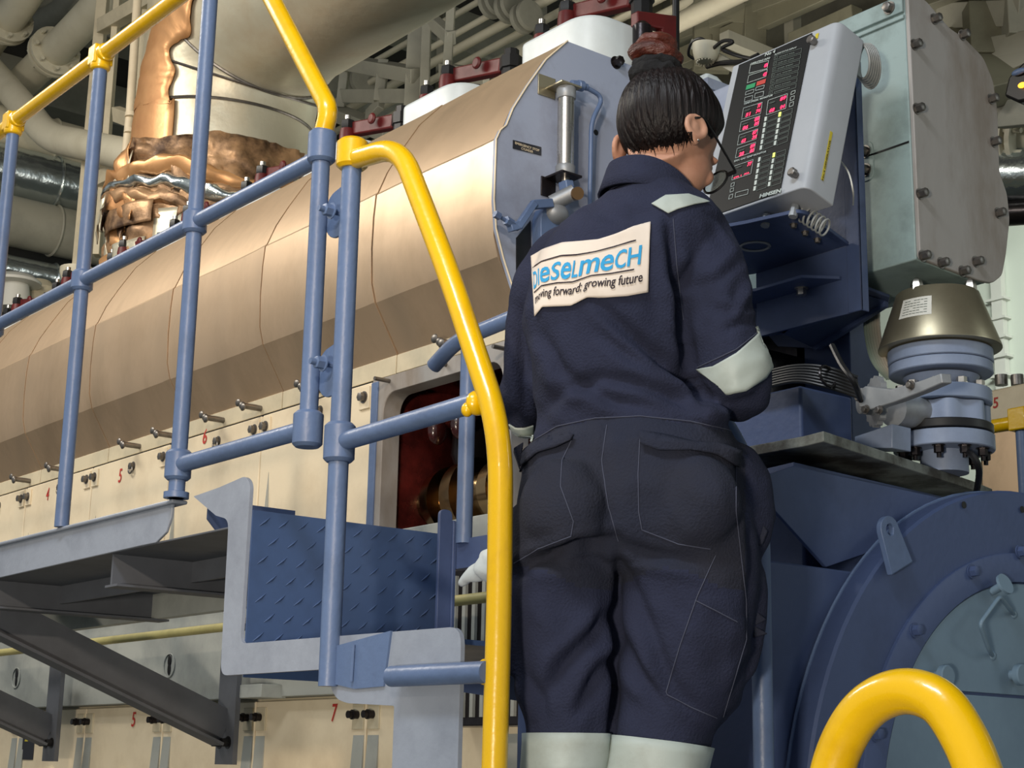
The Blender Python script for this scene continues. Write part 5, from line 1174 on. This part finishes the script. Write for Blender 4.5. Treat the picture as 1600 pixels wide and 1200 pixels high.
# ---- skin: one continuous body (head, neck, trunk, limbs, hands)
hy = math.radians(40)                                   # head turned to the right of the view
HF = (FV*math.cos(hy)+RV*math.sin(hy)); HF = (HF-UP*.50).normalized(); HR = HF.cross(UP).normalized(); HU = HR.cross(HF).normalized()
HC = W(1045, 202, -.005)
def H(r, f, u): return HC+HR*r+HF*f+HU*u
hm = Matrix((HR, HF, HU)).transposed()
m = MB()
m.ell(H(0, 0, .012), (.076, .093, .090), 28, hm); m.ell(H(0, .055, -.045), (.056, .048, .060), 24, hm); m.ell(H(0, .070, -.085), (.034, .030, .025), 18, hm)
m.ell(H(0, .100, -.053), (.011, .018, .012), 12, hm); m.ell(H(0, .092, -.030), (.008, .012, .026), 12, hm)       # nose
for s in (-1, 1):
    m.ell(H(s*.040, .080, -.050), (.015, .013, .016), 12, hm)                # cheek
    m.ell(H(s*.030, .086, -.004), (.020, .010, .006), 12, hm)                 # brow
    m.ell(H(s*.032, .083, -.022), (.012, .010, .008), 12, hm)                # eye lid
    m.torus(H(s*.078, -.020, -.040), HR+HF*-.35*s, .019, .0055, 24, 8)       # ear rim
    m.ell(H(s*.074, -.016, -.044), (.008, .014, .020), 14, hm); m.ell(H(s*.076, -.010, -.062), (.006, .009, .010), 12, hm)
m.ell(H(0, .092, -.078), (.022, .009, .005), 12, hm); m.ell(H(0, .090, -.087), (.018, .009, .005), 12, hm)        # lips
m.tube([W(1030, 330, .01), W(1030, 290, .005), W(1033, 262, .008), H(0, -.012, -.045)], [.062, .053, .050, .052], 28)
loft(m, torso, YAW, .74); loft(m, lleg, YAW, .70); loft(m, rleg, YAW, .70); limb(m, rarm, .60); limb(m, larm, .5)
# hands: palm, four fingers of different length, thumb
def hand(m, wrist, d, side, palm_n):
    d = d.normalized(); n = (palm_n-d*palm_n.dot(d)).normalized(); s = d.cross(n).normalized()*side
    m.tube([wrist-d*.03, wrist, wrist+d*.03, wrist+d*.075], [.022, .021, .024, .026], 18)
    m.ell(wrist+d*.045, (.030, .030, .030), 16, None)
    for k, (l, o) in enumerate(((.068, .028), (.076, .0095), (.071, -.0095), (.056, -.028))):
        b = wrist+d*.065+s*o; dd = (d+s*o*2.0).normalized()
        m.tube([b-dd*.02, b, b+dd*l*.42+n*.006, b+dd*l*.70+n*.020, b+dd*l*.86+n*.036], [.0095, .009, .0086, .008, .0068], 12)
        m.ell(b+dd*l*.86+n*.036, (.0068,)*3, 10)
    b = wrist+d*.018+s*.022
    m.tube([b-s*.012, b+s*.016+d*.016, b+s*.028+d*.036+n*.012, b+s*.030+d*.052+n*.024], [.013, .0115, .010, .0078], 12); m.ell(b+s*.030+d*.052+n*.024, (.0078,)*3, 10)
rw_, lw_ = W(1080, 545, .29), W(930, 590, .31)
hand(m, rw_, FV*.9-RV*.25+UP*.25, 1, -UP-RV*.5); hand(m, lw_, FV*.9+RV*.35+UP*.2, -1, -UP+RV*.5)
bod = evaluated(m, .0036, 4, 'body', SKIN); attach(bod, pw)
# eyes
for s in (-1, 1):
    MB().ell(H(s*.032, .083, -.022), (.0105,)*3, 14).build('eye', LABELW, pw); MB().ell(H(s*.032, .0915, -.024), (.005, .003, .005), 12, hm).build('iris', BLACK, pw)
# ---- hair: cap swept up to a bun on the crown
m = MB(); bunp = W(1024, 100, -.005)
cr_ = H(-.012, -.045, .092)
rings = []
NU_, NV_ = 160, 46
ax_ = (cr_-H(0, 0, .0)).normalized(); bu, bv, _ = frame(ax_)
for j in range(NV_):
    k = j/(NV_-1); row = []
    for i in range(NU_):
        t = 2*math.pi*i/NU_; side = bu*math.cos(t)+bv*math.sin(t)
        # hairline: how far down the hair reaches in that direction
        fr_ = side.dot(HF); lim = 152-68*max(0, fr_)+7*noise.noise(Vector((math.cos(t)*4, math.sin(t)*4, 0)))
        ear = math.exp(-((side.dot(HF)+.12)/.30)**2)*26
        ph = math.radians((lim-ear)*k)
        d = (ax_*math.cos(ph)+side*math.sin(ph))
        q = Vector((d.dot(HR), d.dot(HF), d.dot(HU))); rad = 1/math.sqrt((q.x/.0835)**2+(q.y/.101)**2+(q.z/.094)**2)
        st = .0016*math.sin(t*46+2*noise.noise(Vector((t*3, k*2, 1))))+.0014*noise.noise(Vector((math.cos(t)*14, math.sin(t)*14, k*1.2)))
        edge = -.012*max(0, (k-.80)/.20)**1.5
        row.append(m.bm.verts.new(H(0, 0, .012)+d*(rad+st*min(1, k*4)*min(1, (1-k)*6)+edge)))
    rings.append(row)
m.skin(rings, cap=False); m.bm.faces.new(rings[0][::-1])
hair = m.build('hair', HAIR, pw, ang=80); s = hair.modifiers.new('t', 'SOLIDIFY'); s.thickness = .006; s.offset = -1
m = MB()
bb = bmesh.new(); bb.from_mesh(bod.data); hb = BVHTree.FromBMesh(bb)
def skinpt(px, py, off):
    d = Vector(ray(px, py)).normalized(); h, n_, i, _ = hb.ray_cast(Vector(EYE)+d*1.2, d)
    return W(px, py, -.08) if h is None else h-d*off
for k in range(120):                                    # fine nape hairs running into the skin
    x = random.uniform(984, 1082); y0 = 231-(x-984)*.20; L_ = random.uniform(6, 15)*(1 if k % 9 else 1.9); sw = random.uniform(-5, 5)
    m.tube([skinpt(x, y0-6, .004), skinpt(x, y0+1, .0040), skinpt(x+sw*.3, y0+L_*.5, .0012), skinpt(x+sw, y0+L_, .0004)], [.0008, .0008, .0006, .0002], 4)
bb.free()
m.build('nape_hair', HAIR, pw)
m = MB(); sc_c = W(1027, 113, -.014)
for k, (dz, R_, r_) in enumerate(((-.008, .033, .015), (.008, .029, .014))):
    m.torus(sc_c+UP*dz, (.10, .05, 1), R_, r_, 60, 14)
for v in m.bm.verts: v.co += Vector((noise.noise(v.co*60), noise.noise(v.co*60+Vector((5, 0, 0))), noise.noise(v.co*60+Vector((0, 7, 0)))))*.006
tag(m.build('hair_scrunchie', SCRUN, pw, ang=80), 'black velvet hair tie')
m = MB(); bc = W(1024, 80, -.014)
for k, (R_, r_, tl, off) in enumerate(((.032, .014, (.2, .1, 1), -.004), (.024, .014, (-.3, .2, 1), .008), (.018, .011, (.3, -.3, 1), .016))):
    m.torus(bc+UP*(off-.004), tl, R_, r_, 60, 14)
m.ell(bc, (.032, .030, .020), 20)
for v in m.bm.verts: v.co += (v.co-bc).normalized()*noise.noise(v.co*50)*.007
bun = m.build('hair_bun', BUN, pw, ang=80); tag(bun, 'reddish brown hair bun')
m = MB().torus(bc+UP*.016, (.25, -.1, 1), .0175, .004, 40, 8, math.radians(150), math.radians(330)); m.build('bun_highlight_strand', mat('greyish_strand', srgb(150, 120, 110), .4), pw)
# ---- spectacles
sp = MB()
for s in (-1, 1):
    sp.tube(bend([H(s*.080, -.030, -.030), H(s*.081, -.012, -.012), H(s*.074, .108, -.018)], .01, 4), .0022, 8)
    sp.torus(H(s*.035, .112, -.028), HF+HR*.12*s, .024, .0022, 32, 8)
    sp.bar(H(s*.056, .110, -.020), H(s*.074, .108, -.018), .004, .006)
sp.tube([H(-.011, .112, -.024), H(0, .114, -.021), H(.011, .112, -.024)], .002, 8)
spo = sp.build('spectacles', BLACK, pw)
for s in (-1, 1): MB().lathe(H(s*.035, .112, -.028), HF+HR*.12*s, [(0, .023), (.0015, .023)], 28).build('lens', GLASS, spo)
for p in (H(.082, -.010, -.062), H(-.082, -.010, -.062)): MB().ell(p, (.0025,)*3, 10).build('earring', CHROME, pw)
# boots
for lx, rx in ((846, 928), (975, 1072)):
    c = W((lx+rx)/2, 1580, 0); c.z = 1.08; d = (FV*math.cos(YAW)+RV*math.sin(YAW)); u = RV*math.cos(YAW)-FV*math.sin(YAW)
    m = MB(); rg = []
    for (t, w_, h0, h1) in ((-.075, .02, 0, .05), (-.065, .036, 0, .13), (0, .042, 0, .15), (.05, .042, 0, .11), (.10, .046, 0, .075), (.15, .040, 0, .06), (.175, .018, .005, .035)):
        rg.append([m.bm.verts.new(c+d*t+u*w_*math.cos(a)+UP*((h0+h1)/2+(h1-h0)/2*math.sin(a))) for a in np.linspace(0, 2*math.pi, 20, endpoint=False)])
    m.skin(rg); m.build('boot', BLACK, pw)
bm_.free()
